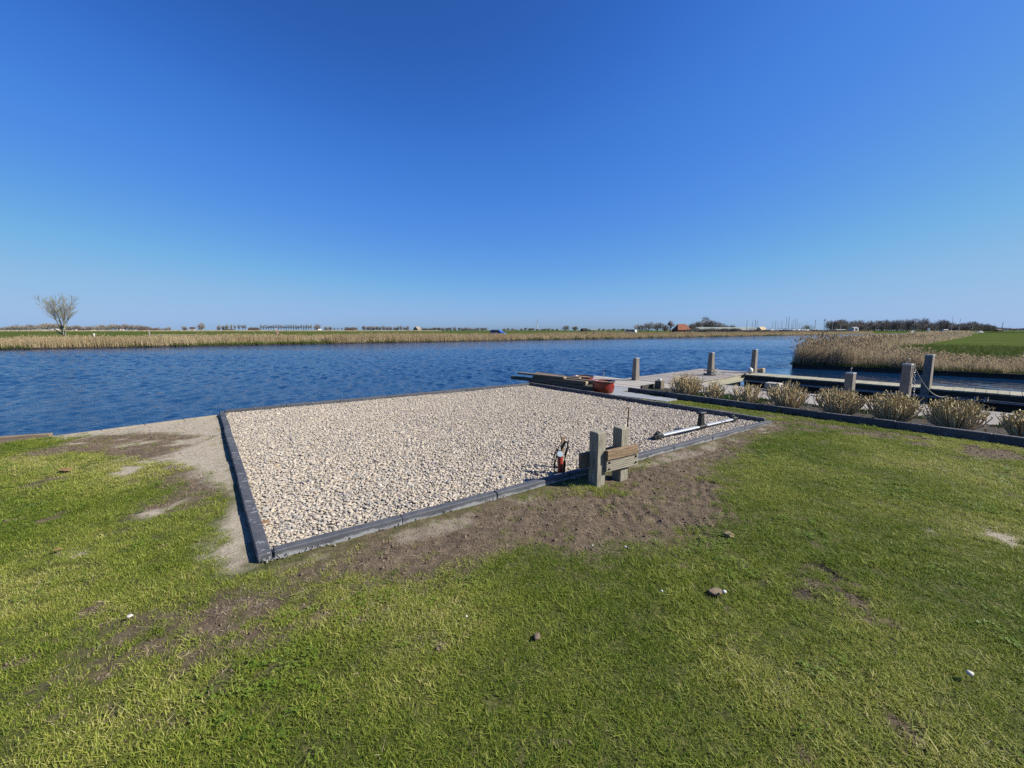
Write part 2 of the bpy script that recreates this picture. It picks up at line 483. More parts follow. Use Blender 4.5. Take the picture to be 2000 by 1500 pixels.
def groundmat():
    m, nt, p = newmat('lawn_ground')
    def at_(n): return _n(nt, 'ShaderNodeAttribute', attribute_type='GEOMETRY', attribute_name=n).outputs['Fac']
    thatch = ramp(nt, [(0.32, (0.035, 0.052, 0.012)), (0.5, (0.10, 0.115, 0.030)), (0.68, (0.24, 0.215, 0.085))], noise(nt, 38, 6, 0.7), g=AL)
    soil = ramp(nt, [(0.28, (0.090, 0.066, 0.045)), (0.5, (0.170, 0.129, 0.090)), (0.72, (0.255, 0.200, 0.143))], noise(nt, 16, 8, 0.68), g=AL)
    sand = ramp(nt, [(0.28, (0.38, 0.33, 0.25)), (0.5, (0.50, 0.44, 0.345)), (0.75, (0.59, 0.53, 0.43))], noise(nt, 22, 7, 0.62), g=AL)
    dark = ramp(nt, [(0.3, (0.055, 0.042, 0.036)), (0.7, (0.12, 0.092, 0.075))], noise(nt, 25, 7, 0.65), g=AL)
    c = mixc(nt, at_('soil'), thatch, soil)
    c = mixc(nt, at_('sand'), c, sand)
    c = mixc(nt, at_('dark'), c, dark)
    nt.links.new(c, p.inputs['Base Color'])
    p.inputs['Roughness'].default_value = 0.95
    p.inputs['Specular IOR Level'].default_value = 0.15
    b = _n(nt, 'ShaderNodeBump'); b.inputs['Distance'].default_value = 0.018
    nt.links.new(noise(nt, 60, 8, 0.7), b.inputs['Height'])
    nt.links.new(b.outputs[0], p.inputs['Normal'])
    return m


M['ground'] = groundmat()


def watermat():
    m, nt, p = newmat('river_water')
    p.inputs['Base Color'].default_value = (0.004, 0.024, 0.070, 1)
    p.inputs['Roughness'].default_value = 0.06
    p.inputs['IOR'].default_value = 1.33
    p.inputs['Specular IOR Level'].default_value = 0.5
    b = _n(nt, 'ShaderNodeBump'); b.inputs['Distance'].default_value = 0.06
    ch = _n(nt, 'ShaderNodeAttribute', attribute_type='GEOMETRY', attribute_name='chop')
    nt.links.new(ch.outputs['Fac'], b.inputs['Strength'])
    nt.links.new(noise(nt, 4.0, 5, 0.62, (1.0, 1.5, 1)), b.inputs['Height'])
    nt.links.new(b.outputs[0], p.inputs['Normal'])
    return m


M['water'] = watermat()


# ------------------------------------------------------------------ scattering (geometry nodes, one object of "stuff")
def scatter(name, P, rot, scl, idx, tint, variants, mats, label, cat):
    """P (N,3), rot (N,3), scl (N,3); variants: list of meshes"""
    n = len(P)
    me = bpy.data.meshes.new(name)
    me.vertices.add(n)
    me.vertices.foreach_set('co', np.asarray(P, np.float32).ravel())
    for an, t, dat, key in (('rot', 'FLOAT_VECTOR', rot, 'vector'), ('scl', 'FLOAT_VECTOR', scl, 'vector'), ('idx', 'INT', idx, 'value'), ('tint', 'FLOAT', tint, 'value')):
        a = me.attributes.new(an, t, 'POINT')
        a.data.foreach_set(key, np.ascontiguousarray(np.asarray(dat, np.int32 if t == 'INT' else np.float32)).ravel())
    me.update()
    o = bpy.data.objects.new(name, me)
    for mt in mats: me.materials.append(mt)
    link(o)
    c = bpy.data.collections.new(name + '_kinds')
    for k, vm in enumerate(variants):
        c.objects.link(bpy.data.objects.new('%s_kind_%02d' % (name, k), vm))
    ng = bpy.data.node_groups.new(name, 'GeometryNodeTree')
    ng.interface.new_socket('Geometry', in_out='INPUT', socket_type='NodeSocketGeometry')
    ng.interface.new_socket('Geometry', in_out='OUTPUT', socket_type='NodeSocketGeometry')
    N = ng.nodes; L = ng.links
    gi = N.new('NodeGroupInput'); go = N.new('NodeGroupOutput')
    ci = N.new('GeometryNodeCollectionInfo'); ci.inputs['Collection'].default_value = c
    ci.inputs['Separate Children'].default_value = True; ci.inputs['Reset Children'].default_value = True
    ip = N.new('GeometryNodeInstanceOnPoints'); ip.inputs['Pick Instance'].default_value = True

    def na(nm, t):
        a = N.new('GeometryNodeInputNamedAttribute'); a.data_type = t; a.inputs['Name'].default_value = nm
        return a.outputs['Attribute']
    er = N.new('FunctionNodeEulerToRotation')
    L.new(na('rot', 'FLOAT_VECTOR'), er.inputs[0])
    L.new(gi.outputs[0], ip.inputs['Points']); L.new(ci.outputs[0], ip.inputs['Instance'])
    L.new(na('idx', 'INT'), ip.inputs['Instance Index'])
    L.new(er.outputs[0], ip.inputs['Rotation']); L.new(na('scl', 'FLOAT_VECTOR'), ip.inputs['Scale'])
    L.new(ip.outputs[0], go.inputs[0])
    md = o.modifiers.new('scatter', 'NODES'); md.node_group = ng
    tag(o, label, None, None, 'stuff')
    return o


def blade_clump(name, n, rad, h0, h1, w, lean, m, seed, segs=2, curl=0.5, plume=0.0, m2=None):
    rg = random.Random(seed)
    V = []; F = []; A = []
    for _ in range(n):
        a = rg.uniform(0, 2 * math.pi); r = rad * math.sqrt(rg.random())
        bx, by = r * math.cos(a), r * math.sin(a)
        h = rg.uniform(h0, h1); ln = rg.gauss(0, lean); d = rg.uniform(0, 2 * math.pi)
        ww = w * rg.uniform(0.7, 1.25)
        fd = d + math.pi / 2 + rg.uniform(-0.6, 0.6)
        wx, wy = math.cos(fd) * ww / 2, math.sin(fd) * ww / 2
        b = len(V); val = rg.random()
        for k in range(segs + 1):
            t = k / segs
            off = h * (abs(ln) * t + curl * abs(ln) * t * t)
            z = h * t * (1 - 0.35 * min(1, abs(ln)) * t)
            x = bx + math.cos(d) * off; y = by + math.sin(d) * off
            f = 1 - 0.85 * t ** 1.5
            if k < segs:
                V += [(x - wx * f, y - wy * f, z), (x + wx * f, y + wy * f, z)]
                A += [val, val]
            else:
                V.append((x, y, z)); A.append(val)
        for k in range(segs - 1):
            F.append((b + 2 * k, b + 2 * k + 1, b + 2 * k + 3, b + 2 * k + 2))
        F.append((b + 2 * segs - 2, b + 2 * segs - 1, b + 2 * segs))
        if plume and rg.random() < plume:
            tx, ty, tz = V[-1]; pl = h * 0.11
            for q in range(2):
                pa = rg.uniform(0, math.pi); px, py = math.cos(pa) * pl * 0.22, math.sin(pa) * pl * 0.22
                b = len(V)
                V += [(tx, ty, tz - pl * 0.35), (tx + px, ty + py, tz + pl * 0.2), (tx + px * 0.3 + 0.2 * pl, ty + py * 0.3, tz + pl * 0.75), (tx - px, ty - py, tz + pl * 0.25)]
                A += [0.45] * 4
                F.append((b, b + 1, b + 2, b + 3))
    me = bpy.data.meshes.new(name)
    me.from_pydata(V, [], F); me.materials.append(m)
    at_ = me.attributes.new('blade', 'FLOAT', 'POINT'); at_.data.foreach_set('value', A)
    me.update()
    return me


rng = np.random.default_rng(5)

# ================================================================== THE SETTING
SHORE = [(-26.0, -15.4), at(0, 862), at(426, 812)]
PA, PB, PC, PD = at(503, 1097, 0.0), at(428, 804, 0.03), at(1035, 748, 0.05), at(1508, 824, 0.02)
PAD = [PA, PB, PC, PD]
WATER_Z = -0.5
land = [(-26, -15.4), SHORE[1], SHORE[2], PB, PC, ns(8.55, -9.2)[:2], ns(11.6, -9.2)[:2], ns(11.6, -6.25)[:2], ns(12.45, -6.25)[:2], ns(12.45, 14)[:2], (22, -20), (-26, -20)]
b = MB(); b.prism([(p[0], p[1]) for p in land][::-1], -1.4, -0.06)
b.build('lawn_subsoil', M['bankland'], kind='structure')

# --- masks for bare ground ------------------------------------------------------------------
soil_main = pxpoly([(515, 1100), (800, 1018), (1080, 945), (1300, 880), (1500, 826), (1560, 832), (1490, 862), (1420, 905), (1400, 955), (1440, 1010), (1400, 1040), (1240, 1062), (1120, 1078),
                    (1040, 1062), (930, 1100), (800, 1138), (720, 1140), (620, 1150), (560, 1150)])
soil_thin = pxpoly([(420, 1120), (620, 1130), (760, 1130), (640, 1180), (600, 1240), (480, 1280), (380, 1340), (300, 1340), (170, 1320), (230, 1250), (330, 1180)])
sand_left = pxpoly([(426, 808), (470, 960), (505, 1098), (520, 1112), (400, 1138), (395, 1090), (430, 1040), (448, 1000), (462, 965), (440, 955), (405, 940), (360, 915), (320, 905), (345, 880), (415, 850), (330, 845), (230, 842), (100, 858),
                    (120, 848), (260, 832)])
soil_left = pxpoly([(425, 815), (425, 880), (400, 905), (310, 895), (130, 885), (40, 893), (100, 868), (160, 855), (260, 835)])
soil_left2 = pxpoly([(400, 870), (440, 955), (425, 985), (340, 1000), (270, 1010), (240, 1000), (330, 960), (300, 925), (340, 895)])
streak1 = pxpoly([(195, 925), (240, 905), (300, 893), (370, 884), (300, 905), (240, 930)])
streak2 = pxpoly([(270, 1000), (330, 985), (370, 970), (330, 1000), (290, 1012)])
patch1 = pxpoly([(108, 1075), (130, 1063), (175, 1068), (165, 1085), (140, 1090)])
bed_edge = pxpoly([(1230, 790), (1330, 792), (1500, 808), (1700, 838), (2000, 880), (2060, 905), (1900, 888), (1700, 852), (1560, 838), (1480, 836), (1420, 812), (1300, 800)])
dark1 = pxpoly([(1560, 1110), (1600, 1095), (1650, 1115), (1640, 1135), (1590, 1125)])
dark2 = pxpoly([(1480, 1140), (1530, 1110), (1560, 1120), (1520, 1150)])
dark3 = pxpoly([(1550, 1140), (1640, 1150), (1730, 1170), (1700, 1180), (1600, 1165), (1540, 1155)])
dark4 = pxpoly([(1375, 1150), (1395, 1140), (1420, 1150), (1415, 1165), (1390, 1162)])
sand_right = pxpoly([(1880, 1022), (1920, 1025), (2010, 1052), (2010, 1075), (1960, 1055), (1900, 1035)])
sand_right2 = pxpoly([(1805, 1028), (1830, 1026), (1845, 1034), (1815, 1036)])
kerb_foot = pxpoly([(510, 1106), (800, 1028), (1080, 952), (1300, 886), (1512, 828), (1500, 845), (1300, 905), (1090, 968), (800, 1052), (640, 1090), (520, 1114)])
tracks = pxpoly([(1150, 985), (1250, 950), (1390, 930), (1430, 1000), (1400, 1040), (1290, 1050), (1180, 1040)])
tuft_zone = pxpoly([(1105, 948), (1150, 940), (1215, 945), (1235, 960), (1180, 968), (1120, 962)])


def masks(X, Y):
    w1 = (fbm(X, Y, 1.6, 4, 1) - 0.5); w2 = (fbm(X, Y, 6.0, 4, 2) - 0.5); w3 = (fbm(X, Y, 22.0, 3, 3) - 0.5)
    wob = 0.45 * w1 + 0.32 * w2 + 0.18 * w3
    def cover(poly, soft, k=1.0): return smooth(soft, -soft, sdf(poly, X, Y) + wob * k)
    # streaks run with the mower, to the lower left
    u = X * math.cos(R(40)) + Y * math.sin(R(40)); v = -X * math.sin(R(40)) + Y * math.cos(R(40))
    st = fbm(u * 0.45, v, 3.4, 4, 5)
    st2 = fbm(u * 0.6, v, 7.5, 4, 6)
    soil = cover(soil_main, 0.26, 1.1)
    thin = cover(soil_thin, 0.34, 1.2) * smooth(0.37, 0.53, 0.4 * st + 0.4 * st2 + 0.2 * fbm(X, Y, 14.0, 3, 7) + 0.012)
    soil = np.maximum(soil, thin)
    soil = np.maximum(soil, cover(soil_left, 0.15, 0.8))
    soil = np.maximum(soil, cover(soil_left2, 0.22, 1.0) * smooth(0.33, 0.50, 0.5 * st + 0.5 * st2))
    soil = np.maximum(soil, cover(bed_edge, 0.12, 0.5) * smooth(0.36, 0.50, fbm(X, Y, 5, 4, 8)))
    sand = cover(sand_left, 0.14, 0.7)
    sand = np.maximum(sand, cover(soil_left, 0.2, 0.8) * smooth(0.46, 0.60, fbm(u * 0.5, v, 3.0, 4, 9)) * 0.9)
    for p in (streak1, streak2, patch1, sand_right, sand_right2):
        sand = np.maximum(sand, cover(p, 0.06, 0.35) * smooth(0.40, 0.50, st2 * 0.5 + 0.5 * fbm(X, Y, 12, 3, 10)))
    sand = np.maximum(sand, 0.5 * cover(kerb_foot, 0.05, 0.5) * smooth(0.45, 0.6, fbm(X, Y, 3, 3, 12)))
    dark = np.zeros_like(X)
    for p in (dark1, dark2, dark3, dark4):
        dark = np.maximum(dark, cover(p, 0.05, 0.35) * smooth(0.36, 0.46, st2))
    # scattered small worm casts and bare spots
    sp = smooth(0.74, 0.79, fbm(X, Y, 4.2, 3, 14)) * 0.9
    soil = np.maximum(soil, sp)
    tz = smooth(0.08, -0.02, sdf(tuft_zone, X, Y) + 0.2 * w2)
    grass = np.clip(1 - 1.05 * np.maximum(np.maximum(soil * 0.985, sand), dark * 0.95), 0, 1)
    return soil, sand, dark, grass, tz, wob


def padinside(X, Y, off=0.0):
    return sdf(PAD, X, Y) < off


landc = [(p[0], p[1]) for p in land]
BEDL = [ns(9.06, -6.25)[:2], ns(12.5, -6.25)[:2], ns(12.5, 4)[:2], ns(9.06, 4)[:2]]


def ground_height(X, Y):
    soil, sand, dark, grass, tz, wob = masks(X, Y)
    z = 0.02 * (fbm(X, Y, 0.7, 3, 20) - 0.5) + 0.012 * (fbm(X, Y, 3.0, 3, 21) - 0.5)
    rough = 0.030 * (fbm(X, Y, 5.0, 6, 22) - 0.5) * (0.4 + 1.2 * fbm(X, Y, 1.7, 2, 28)) + 0.034 * (fbm(X, Y, 24.0, 3, 23) - 0.5)
    z = z + rough * np.maximum(soil, dark) * (1 - 0.75 * sand)
    d = sdf(tracks, X, Y)
    ph = (X * math.cos(R(-12)) + Y * math.sin(R(-12))) + 0.05 * np.sin(Y * 3.4 + X * 1.3) + 0.34 * (fbm(X, Y, 2.0, 3, 25) - 0.5)
    z = z + 0.008 * np.sin(2 * math.pi * ph / 0.125) * smooth(0.10, -0.10, d + 0.3 * (fbm(X, Y, 2.5, 3, 26) - 0.5)) * (0.10 + 0.9 * smooth(0.30, 0.68, fbm(X, Y, 2.6, 3, 27)))
    z = z - 0.018 * dark
    z = z - 0.015
    return z, soil, sand, dark, grass, tz


def build_lawn():
    st = 0.026
    xs = np.arange(-9.6, 11.0, st); ys = np.arange(0.3, 10.9, st)
    X, Y = np.meshgrid(xs, ys)
    near = Y < 6.0
    keep = (np.abs(X) < 1.34 * Y + 2.2) & (sdf(landc, X, Y) < -0.06) & (~padinside(X, Y, -0.06)) & (sdf(BEDL, X, Y) > -0.03)
    keep &= ~((sdf([ns(8.5, -9.4)[:2], ns(11.7, -9.4)[:2], ns(11.7, -6.3)[:2], ns(9.0, -6.3)[:2], ns(8.75, -4.9)[:2], ns(8.45, -4.9)[:2]], X, Y)) < -0.1)
    q = keep[:-1, :-1] & keep[1:, :-1] & keep[:-1, 1:] & keep[1:, 1:]
    idx = np.arange(X.size).reshape(X.shape)
    a = idx[:-1, :-1][q]; b_ = idx[:-1, 1:][q]; c = idx[1:, 1:][q]; d = idx[1:, :-1][q]
    F = np.stack([a, b_, c, d], 1)
    used = np.unique(F); remap = np.full(X.size, -1); remap[used] = np.arange(len(used))
    F = remap[F]
    x = X.ravel()[used]; y = Y.ravel()[used]
    z, soil, sand, dark, grass, tz = ground_height(x, y)
    me = bpy.data.meshes.new('lawn')
    me.vertices.add(len(x)); me.vertices.foreach_set('co', np.stack([x, y, z], 1).astype(np.float32).ravel())
    me.loops.add(F.size); me.loops.foreach_set('vertex_index', F.astype(np.int32).ravel())
    me.polygons.add(len(F)); me.polygons.foreach_set('loop_start', np.arange(0, F.size, 4, dtype=np.int32)); me.polygons.foreach_set('loop_total', np.full(len(F), 4, np.int32))
    me.update(calc_edges=True)
    me.polygons.foreach_set('use_smooth', np.ones(len(F), bool))
    for n, v in (('soil', soil), ('sand', sand), ('dark', dark)):
        at_ = me.attributes.new(n, 'FLOAT', 'POINT'); at_.data.foreach_set('value', v.astype(np.float32))
    me.materials.append(M['ground'])
    o = link(bpy.data.objects.new('lawn', me))
    tag(o, kind='structure')


build_lawn()


def in_land(X, Y):
    k = (sdf(landc, X, Y) < -0.10) & (~padinside(X, Y, 0.13)) & (sdf(BEDL, X, Y) > 0.10) & (np.abs(X) < 1.34 * Y + 2.0)
    k &= ~((sdf([ns(8.5, -9.4)[:2], ns(11.7, -9.4)[:2], ns(11.7, -6.3)[:2], ns(9.0, -6.3)[:2], ns(8.75, -4.9)[:2], ns(8.45, -4.9)[:2]], X, Y)) < 0.0)
    return k


def build_grass():
    vs = []
    for k in range(5): vs.append(blade_clump('grass_clump_%d' % k, 46, 0.050, 0.009, 0.024, 0.0030, 0.8, M['grass'], 100 + k))
    for k in range(2): vs.append(blade_clump('grass_tall_%d' % k, 28, 0.040, 0.014, 0.036, 0.0034, 0.7, M['grass'], 120 + k))
    P = []
    for (y0, y1, dens) in ((0.4, 2.4, 1250), (2.4, 4.0, 1000), (4.0, 6.5, 720), (6.5, 10.8, 520)):
        A = (y1 - y0) * 2 * (1.34 * y1 + 2.0)
        n = int(A * dens)
        x = rng.uniform(-1, 1, n) * (1.34 * y1 + 2.0); y = rng.uniform(y0, y1, n)
        k = in_land(x, y)
        x, y = x[k], y[k]
        z, soil, sand, dark, grass, tz = ground_height(x, y)
        cover = np.where(tz > 0.5, np.maximum(grass, 0.55), grass)
        cover = np.maximum(cover, 0.035 * (1 - sand))
        thick = 0.66 + 0.5 * fbm(x, y, 2.2, 3, 30)
        k = rng.random(len(x)) < cover * thick
        P.append(np.stack([x, y, z, np.where(tz > 0.5, 1.0, 0.0)], 1)[k])
    P = np.concatenate(P)
    n = len(P)
    dry = fbm(P[:, 0], P[:, 1], 1.1, 4, 31); pt = fbm(P[:, 0], P[:, 1], 0.55, 3, 32)
    lush = fbm(P[:, 0], P[:, 1], 3.0, 3, 33)
    tint = np.clip(0.47 + 1.9 * (dry - 0.5) + 1.3 * (pt - 0.5) + 0.5 * (lush - 0.5) + 0.10 * smooth(0.4, -1.6, P[:, 0]) - 0.08 * smooth(0.5, 3.0, P[:, 0]) + rng.normal(0, 0.20, n), 0, 1)
    tall = (P[:, 3] > 0.5) | (rng.random(n) < 0.10 + 0.5 * smooth(0.55, 0.75, lush))
    idx = np.where(tall, 5 + rng.integers(0, 2, n), rng.integers(0, 5, n))
    sc = rng.uniform(0.75, 1.2, n) * (0.8 + 0.5 * lush)
    dist = P[:, 1]
    wide = 1 + 0.10 * np.clip(dist - 3, 0, 8)
    rot = np.stack([rng.normal(0, 0.12, n), rng.normal(0, 0.12, n), rng.uniform(0, 6.283, n)], 1)
    scl = np.stack([sc * wide, sc * wide, sc * np.where(P[:, 3] > .5, 1.3, 0.95)], 1)
    scatter('lawn_grass', P[:, :3] - np.array([0, 0, 0.004]), rot, scl, idx, tint, vs, [M['grass']], 'short patchy green and yellowish lawn grass', 'grass')
    print('grass clumps', n)


build_grass()


def clover_clump(name, n, rad, seed, m):
    rg = random.Random(seed); V = []; F = []; A = []
    for _ in range(n):
        a = rg.uniform(0, 6.283); r = rad * math.sqrt(rg.random()); c = Vector((r * math.cos(a), r * math.sin(a), rg.uniform(.010, .022)))
        val = rg.random(); a0 = rg.uniform(0, 6.283)
        for k in range(3):
            t = a0 + k * 2.094; l = rg.uniform(.007, .011)
            d = Vector((math.cos(t), math.sin(t), rg.uniform(-.2, .35))); sd = Vector((-math.sin(t), math.cos(t), 0))
            b = len(V)
            V += [tuple(c), tuple(c + d * l * .6 + sd * l * .5), tuple(c + d * l * 1.15), tuple(c + d * l * .6 - sd * l * .5)]
            A += [val] * 4; F.append((b, b + 1, b + 2, b + 3))
    me = bpy.data.meshes.new(name); me.from_pydata(V, [], F); me.materials.append(m)
    me.attributes.new('blade', 'FLOAT', 'POINT').data.foreach_set('value', A); me.update()
    return me


M['clover'] = leafmat('clover_leaf', [(0.0, (0.10, 0.18, 0.015)), (0.5, (0.19, 0.29, 0.03)), (1.0, (0.32, 0.40, 0.08))], 0.3, 0.5)


def build_weeds():
    vs = [clover_clump('clover_%d' % k, 12, .05, 900 + k, M['clover']) for k in range(4)]
    n = 26000
    x = rng.uniform(-8, 9, n); y = rng.uniform(1.1, 7.0, n)
    k = in_land(x, y); x, y = x[k], y[k]
    z, soil, sand, dark, grass, tz = ground_height(x, y)
    k = rng.random(len(x)) < grass * smooth(0.52, 0.72, fbm(x, y, 1.8, 4, 34)) * 0.6
    P = np.stack([x, y, z], 1)[k]; n = len(P)
    s = rng.uniform(.7, 1.25, n)
    scatter('lawn_clover', P, np.stack([rng.normal(0, .15, n), rng.normal(0, .15, n), rng.uniform(0, 6.28, n)], 1), np.stack([s, s, s], 1), rng.integers(0, 4, n), rng.random(n), vs, [M['clover']], 'small clover and weed leaves growing in patches through the lawn', 'clover')


build_weeds()


def rock_mesh(name, sub, seed, flat, m, jag=0.22, smoothf=True):
    import bmesh
    bm = bmesh.new(); bmesh.ops.create_icosphere(bm, subdivisions=sub, radius=0.5)
    rg = random.Random(seed)
    ax = [Vector((rg.gauss(0, 1), rg.gauss(0, 1), rg.gauss(0, 1))).normalized() for _ in range(7)]
    cut = [rg.uniform(0.28, 0.46) for _ in ax]
    el = (rg.uniform(0.85, 1.25), rg.uniform(0.7, 0.95), flat * rg.uniform(0.85, 1.15))
    for v in bm.verts:
        p = v.co.copy()
        for a, c in zip(ax, cut):
            d = p.dot(a)
            if d > c: p -= a * (d - c) * 0.8
        p *= 1 + rg.uniform(-jag, jag) * 0.25
        v.co = Vector((p.x * el[0], p.y * el[1], p.z * el[2]))
    me = bpy.data.meshes.new(name); bm.to_mesh(me); bm.free()
    me.materials.append(m)
    me.polygons.foreach_set('use_smooth', [smoothf] * len(me.polygons))
    return me


def build_gravel():
    b = MB(); b.prism([PA, PD, PC, PB], -0.10, -0.022)
    b.build('gravel_bed', M['gravelbase'], kind='structure')
    vs = [rock_mesh('pebble_%d' % k, 2, 40 + k, 0.48, M['gravel']) for k in range(9)]
    st = 0.0265
    Q = []
    for layer, (step, z0, zs) in enumerate(((0.0190, -0.012, 0.004), (0.026, -0.003, 0.005))):
        xs = np.arange(-6.2, 5.0, step); ys = np.arange(2.3, 12.8, step)
        X, Y = np.meshgrid(xs, ys); X = X.ravel(); Y = Y.ravel()
        X = X + rng.uniform(-.5, .5, len(X)) * step; Y = Y + rng.uniform(-.5, .5, len(Y)) * step
        k = padinside(X, Y, -0.085)
        X, Y = X[k], Y[k]
        if layer: 
            k = rng.random(len(X)) < 0.85
            X, Y = X[k], Y[k]
        Z = z0 + rng.normal(0, zs, len(X)) + 0.04 * (fbm(X, Y, 0.9, 4, 50) - 0.5)
        Q.append(np.stack([X, Y, Z], 1))
    P = np.concatenate(Q); n = len(P)
    s = np.clip(rng.lognormal(math.log(0.0245), 0.34, n), 0.014, 0.07)
    rot = np.stack([rng.normal(0, 0.26, n), rng.normal(0, 0.26, n), rng.uniform(0, 6.283, n)], 1)
    tint = np.clip(rng.random(n) * 0.94 + 0.12 * (fbm(P[:, 0], P[:, 1], 1.5, 3, 51) - 0.5) + np.where(rng.random(n) < 0.03, 0.05, 0), 0, 1)
    scatter('gravel', P, rot, np.stack([s, s, s], 1), rng.integers(0, 9, n), tint, vs, [M['gravel']], 'cream, beige and grey rounded gravel filling the kerbed pad', 'gravel')
    print('pebbles', n)


build_gravel()


def build_clods():
    vs = [rock_mesh('clod_%d' % k, 1, 70 + k, 0.7, M['clod'], 0.5, False) for k in range(5)]
    n = 230000
    x = rng.uniform(-8, 9, n); y = rng.uniform(1.2, 8.5, n)
    k = in_land(x, y); x, y = x[k], y[k]
    z, soil, sand, dark, grass, tz = ground_height(x, y)
    k = rng.random(len(x)) < np.maximum(np.maximum(soil * (1 - 0.8 * sand), dark * 0.5), 0.10 * sand) * (0.25 + 0.9 * fbm(x, y, 3, 3, 60))
    P = np.stack([x, y, z], 1)[k]; n = len(P)
    s = np.clip(rng.lognormal(math.log(0.0098), 0.5, n), 0.004, 0.030)
    rot = rng.uniform(0, 6.283, (n, 3))
    scatter('soil_clods', P, rot, np.stack([s] * 3, 1), rng.integers(0, 5, n), rng.random(n), vs, [M['clod']], 'small brown crumbs and clods of dry soil on the bare ground', 'soil')
    # bits of straw
    vs = [blade_clump('straw_%d' % k, 4, 0.03, 0.010, 0.026, 0.003, 1.6, M['reed'], 300 + k, 2, 0.2) for k in range(3)]
    n = 110000
    x = rng.uniform(-8, 9, n); y = rng.uniform(1.2, 8.5, n)
    k = in_land(x, y); x, y = x[k], y[k]
    z, soil, sand, dark, grass, tz = ground_height(x, y)
    k = rng.random(len(x)) < np.maximum(soil, 0.03) * (1 - 0.8 * sand) * smooth(0.3, 0.7, fbm(x, y, 2.5, 3, 61))
    P = np.stack([x, y, z + 0.003], 1)[k]; n = len(P)
    rot = np.stack([rng.normal(0, .2, n), rng.normal(0, .2, n), rng.uniform(0, 6.283, n)], 1)
    s = rng.uniform(0.5, 1.1, n)
    scatter('straw_litter', P, rot, np.stack([s, s, s * 0.35], 1), rng.integers(0, 3, n), rng.random(n) * 0.8 + 0.2, vs, [M['reed']], 'bits of dry straw lying on the bare soil', 'straw')


build_clods()


# ------------------------------------------------------------------ water
def build_water():
    rg = np.random.default_rng(3)
    # fan-shaped grid: rows get longer with distance, all at their real place
    def rows(a, b, s): return list(np.arange(a, b, s))
    ys = np.array(rows(6.0, 22, 0.07) + rows(22, 45, 0.11) + rows(45, 90, 0.2) + rows(90, 180, 0.7) + rows(180, 420, 4))
    nx = 780
    t = np.linspace(-1, 1, nx)
    Y = np.repeat(ys[:, None], nx, 1)
    X = t[None, :] * (1.75 * ys[:, None] + 6)
    Z = np.zeros_like(X)
    wd = R(205)
    for k in range(46):
        lam = 0.30 * (1.07 ** k) if k < 24 else rg.uniform(0.30, 0.85)
        th = wd + rg.normal(0, 0.55)
        slope = 0.036 * rg.uniform(0.6, 1.2)
        if lam > 0.9: slope *= 0.6
        amp = slope * lam / (2 * math.pi)
        kx, ky = math.cos(th) * 2 * math.pi / lam, math.sin(th) * 2 * math.pi / lam
        ph = rg.uniform(0, 6.28)
        w = np.sin(kx * X + ky * Y + ph)
        # waves shorter than the grid fade out
        cell = np.gradient(ys)[:, None]
        Z += amp * w * smooth(2.2, 4.0, lam / cell)
    calm = 0.45 + 0.55 * smooth(-0.5, 4.0, -( (X * NV.x + Y * NV.y) - 16.5)) * 1.0
    sheltered = smooth(10.5, 12.0, X * NV.x + Y * NV.y) * smooth(-8.8, -6.5, X * SV.x + Y * SV.y)
    gust = 0.35 + 1.3 * fbm(X * 0.06 + Y * 0.02, Y * 0.10, 1.0, 4, 80)
    Z = Z * gust * (1 - 0.82 * sheltered) + WATER_Z
    nr = len(ys)
    idx = np.arange(nr * nx).reshape(nr, nx)
    F = np.stack([idx[:-1, :-1], idx[:-1, 1:], idx[1:, 1:], idx[1:, :-1]], -1).reshape(-1, 4)
    me = bpy.data.meshes.new('river')
    me.vertices.add(nr * nx); me.vertices.foreach_set('co', np.stack([X, Y, Z], -1).astype(np.float32).ravel())
    me.loops.add(F.size); me.loops.foreach_set('vertex_index', F.astype(np.int32).ravel())
    me.polygons.add(len(F)); me.polygons.foreach_set('loop_start', np.arange(0, F.size, 4, dtype=np.int32)); me.polygons.foreach_set('loop_total', np.full(len(F), 4, np.int32))
    me.update(calc_edges=True)
    me.polygons.foreach_set('use_smooth', np.ones(len(F), bool))
    at_ = me.attributes.new('chop', 'FLOAT', 'POINT'); at_.data.foreach_set('value', ((1 - 0.93 * sheltered) * (0.62 + 0.32 * gust)).astype(np.float32).ravel())
    me.materials.append(M['water'])
    o = link(bpy.data.objects.new('river', me)); tag(o, kind='structure')
    b = MB(); b.add([(-6000, -200, -0.75), (6000, -200, -0.75), (6000, 7000, -0.75), (-6000, 7000, -0.75)], [(0, 1, 2, 3)])
    b.build('river_depth', M['water'], kind='structure')


build_water()

# ------------------------------------------------------------------ far bank
FB0 = Vector((-54.3, 43.5, 0)); FD = Vector((math.cos(R(36.6)), math.sin(R(36.6)), 0)); FN = Vector((-FD.y, FD.x, 0))


def fb(t, off, z=0.0):
    p = FB0 + FD * t + FN * off
    return (p.x, p.y, z)


b = MB()
T0, T1 = -260, 470
rows_ = [(0.0, -1.2), (0.02, -0.36), (3.0, -0.2), (9, -0.05), (40, -0.02), (7000, -0.02)]
for t0, t1 in ((T0, T1),):
    for (o0, z0), (o1, z1) in zip(rows_[:-1], rows_[1:]):
        b.add([fb(t0, o0, z0), fb(t1, o0, z0), fb(t1, o1, z1), fb(t0, o1, z1)], [(0, 1, 2, 3)])
b.add([fb(T1, 0, -1.2), (3000, 700, -1.2), (3000, 700, -0.02), fb(T1, 0, -0.05)], [(0, 1, 2, 3)])
b.add([fb(T1, 0, -0.05), (3000, 700, -0.02), (6000, 4000, -0.02), fb(T1, 7000, -0.02)], [(0, 1, 2, 3)])
b.add([fb(T0, 0, -0.05), fb(T0, 7000, -0.02), (-6000, 500, -0.02), (-3000, -800, -0.02)], [(3, 2, 1, 0)])
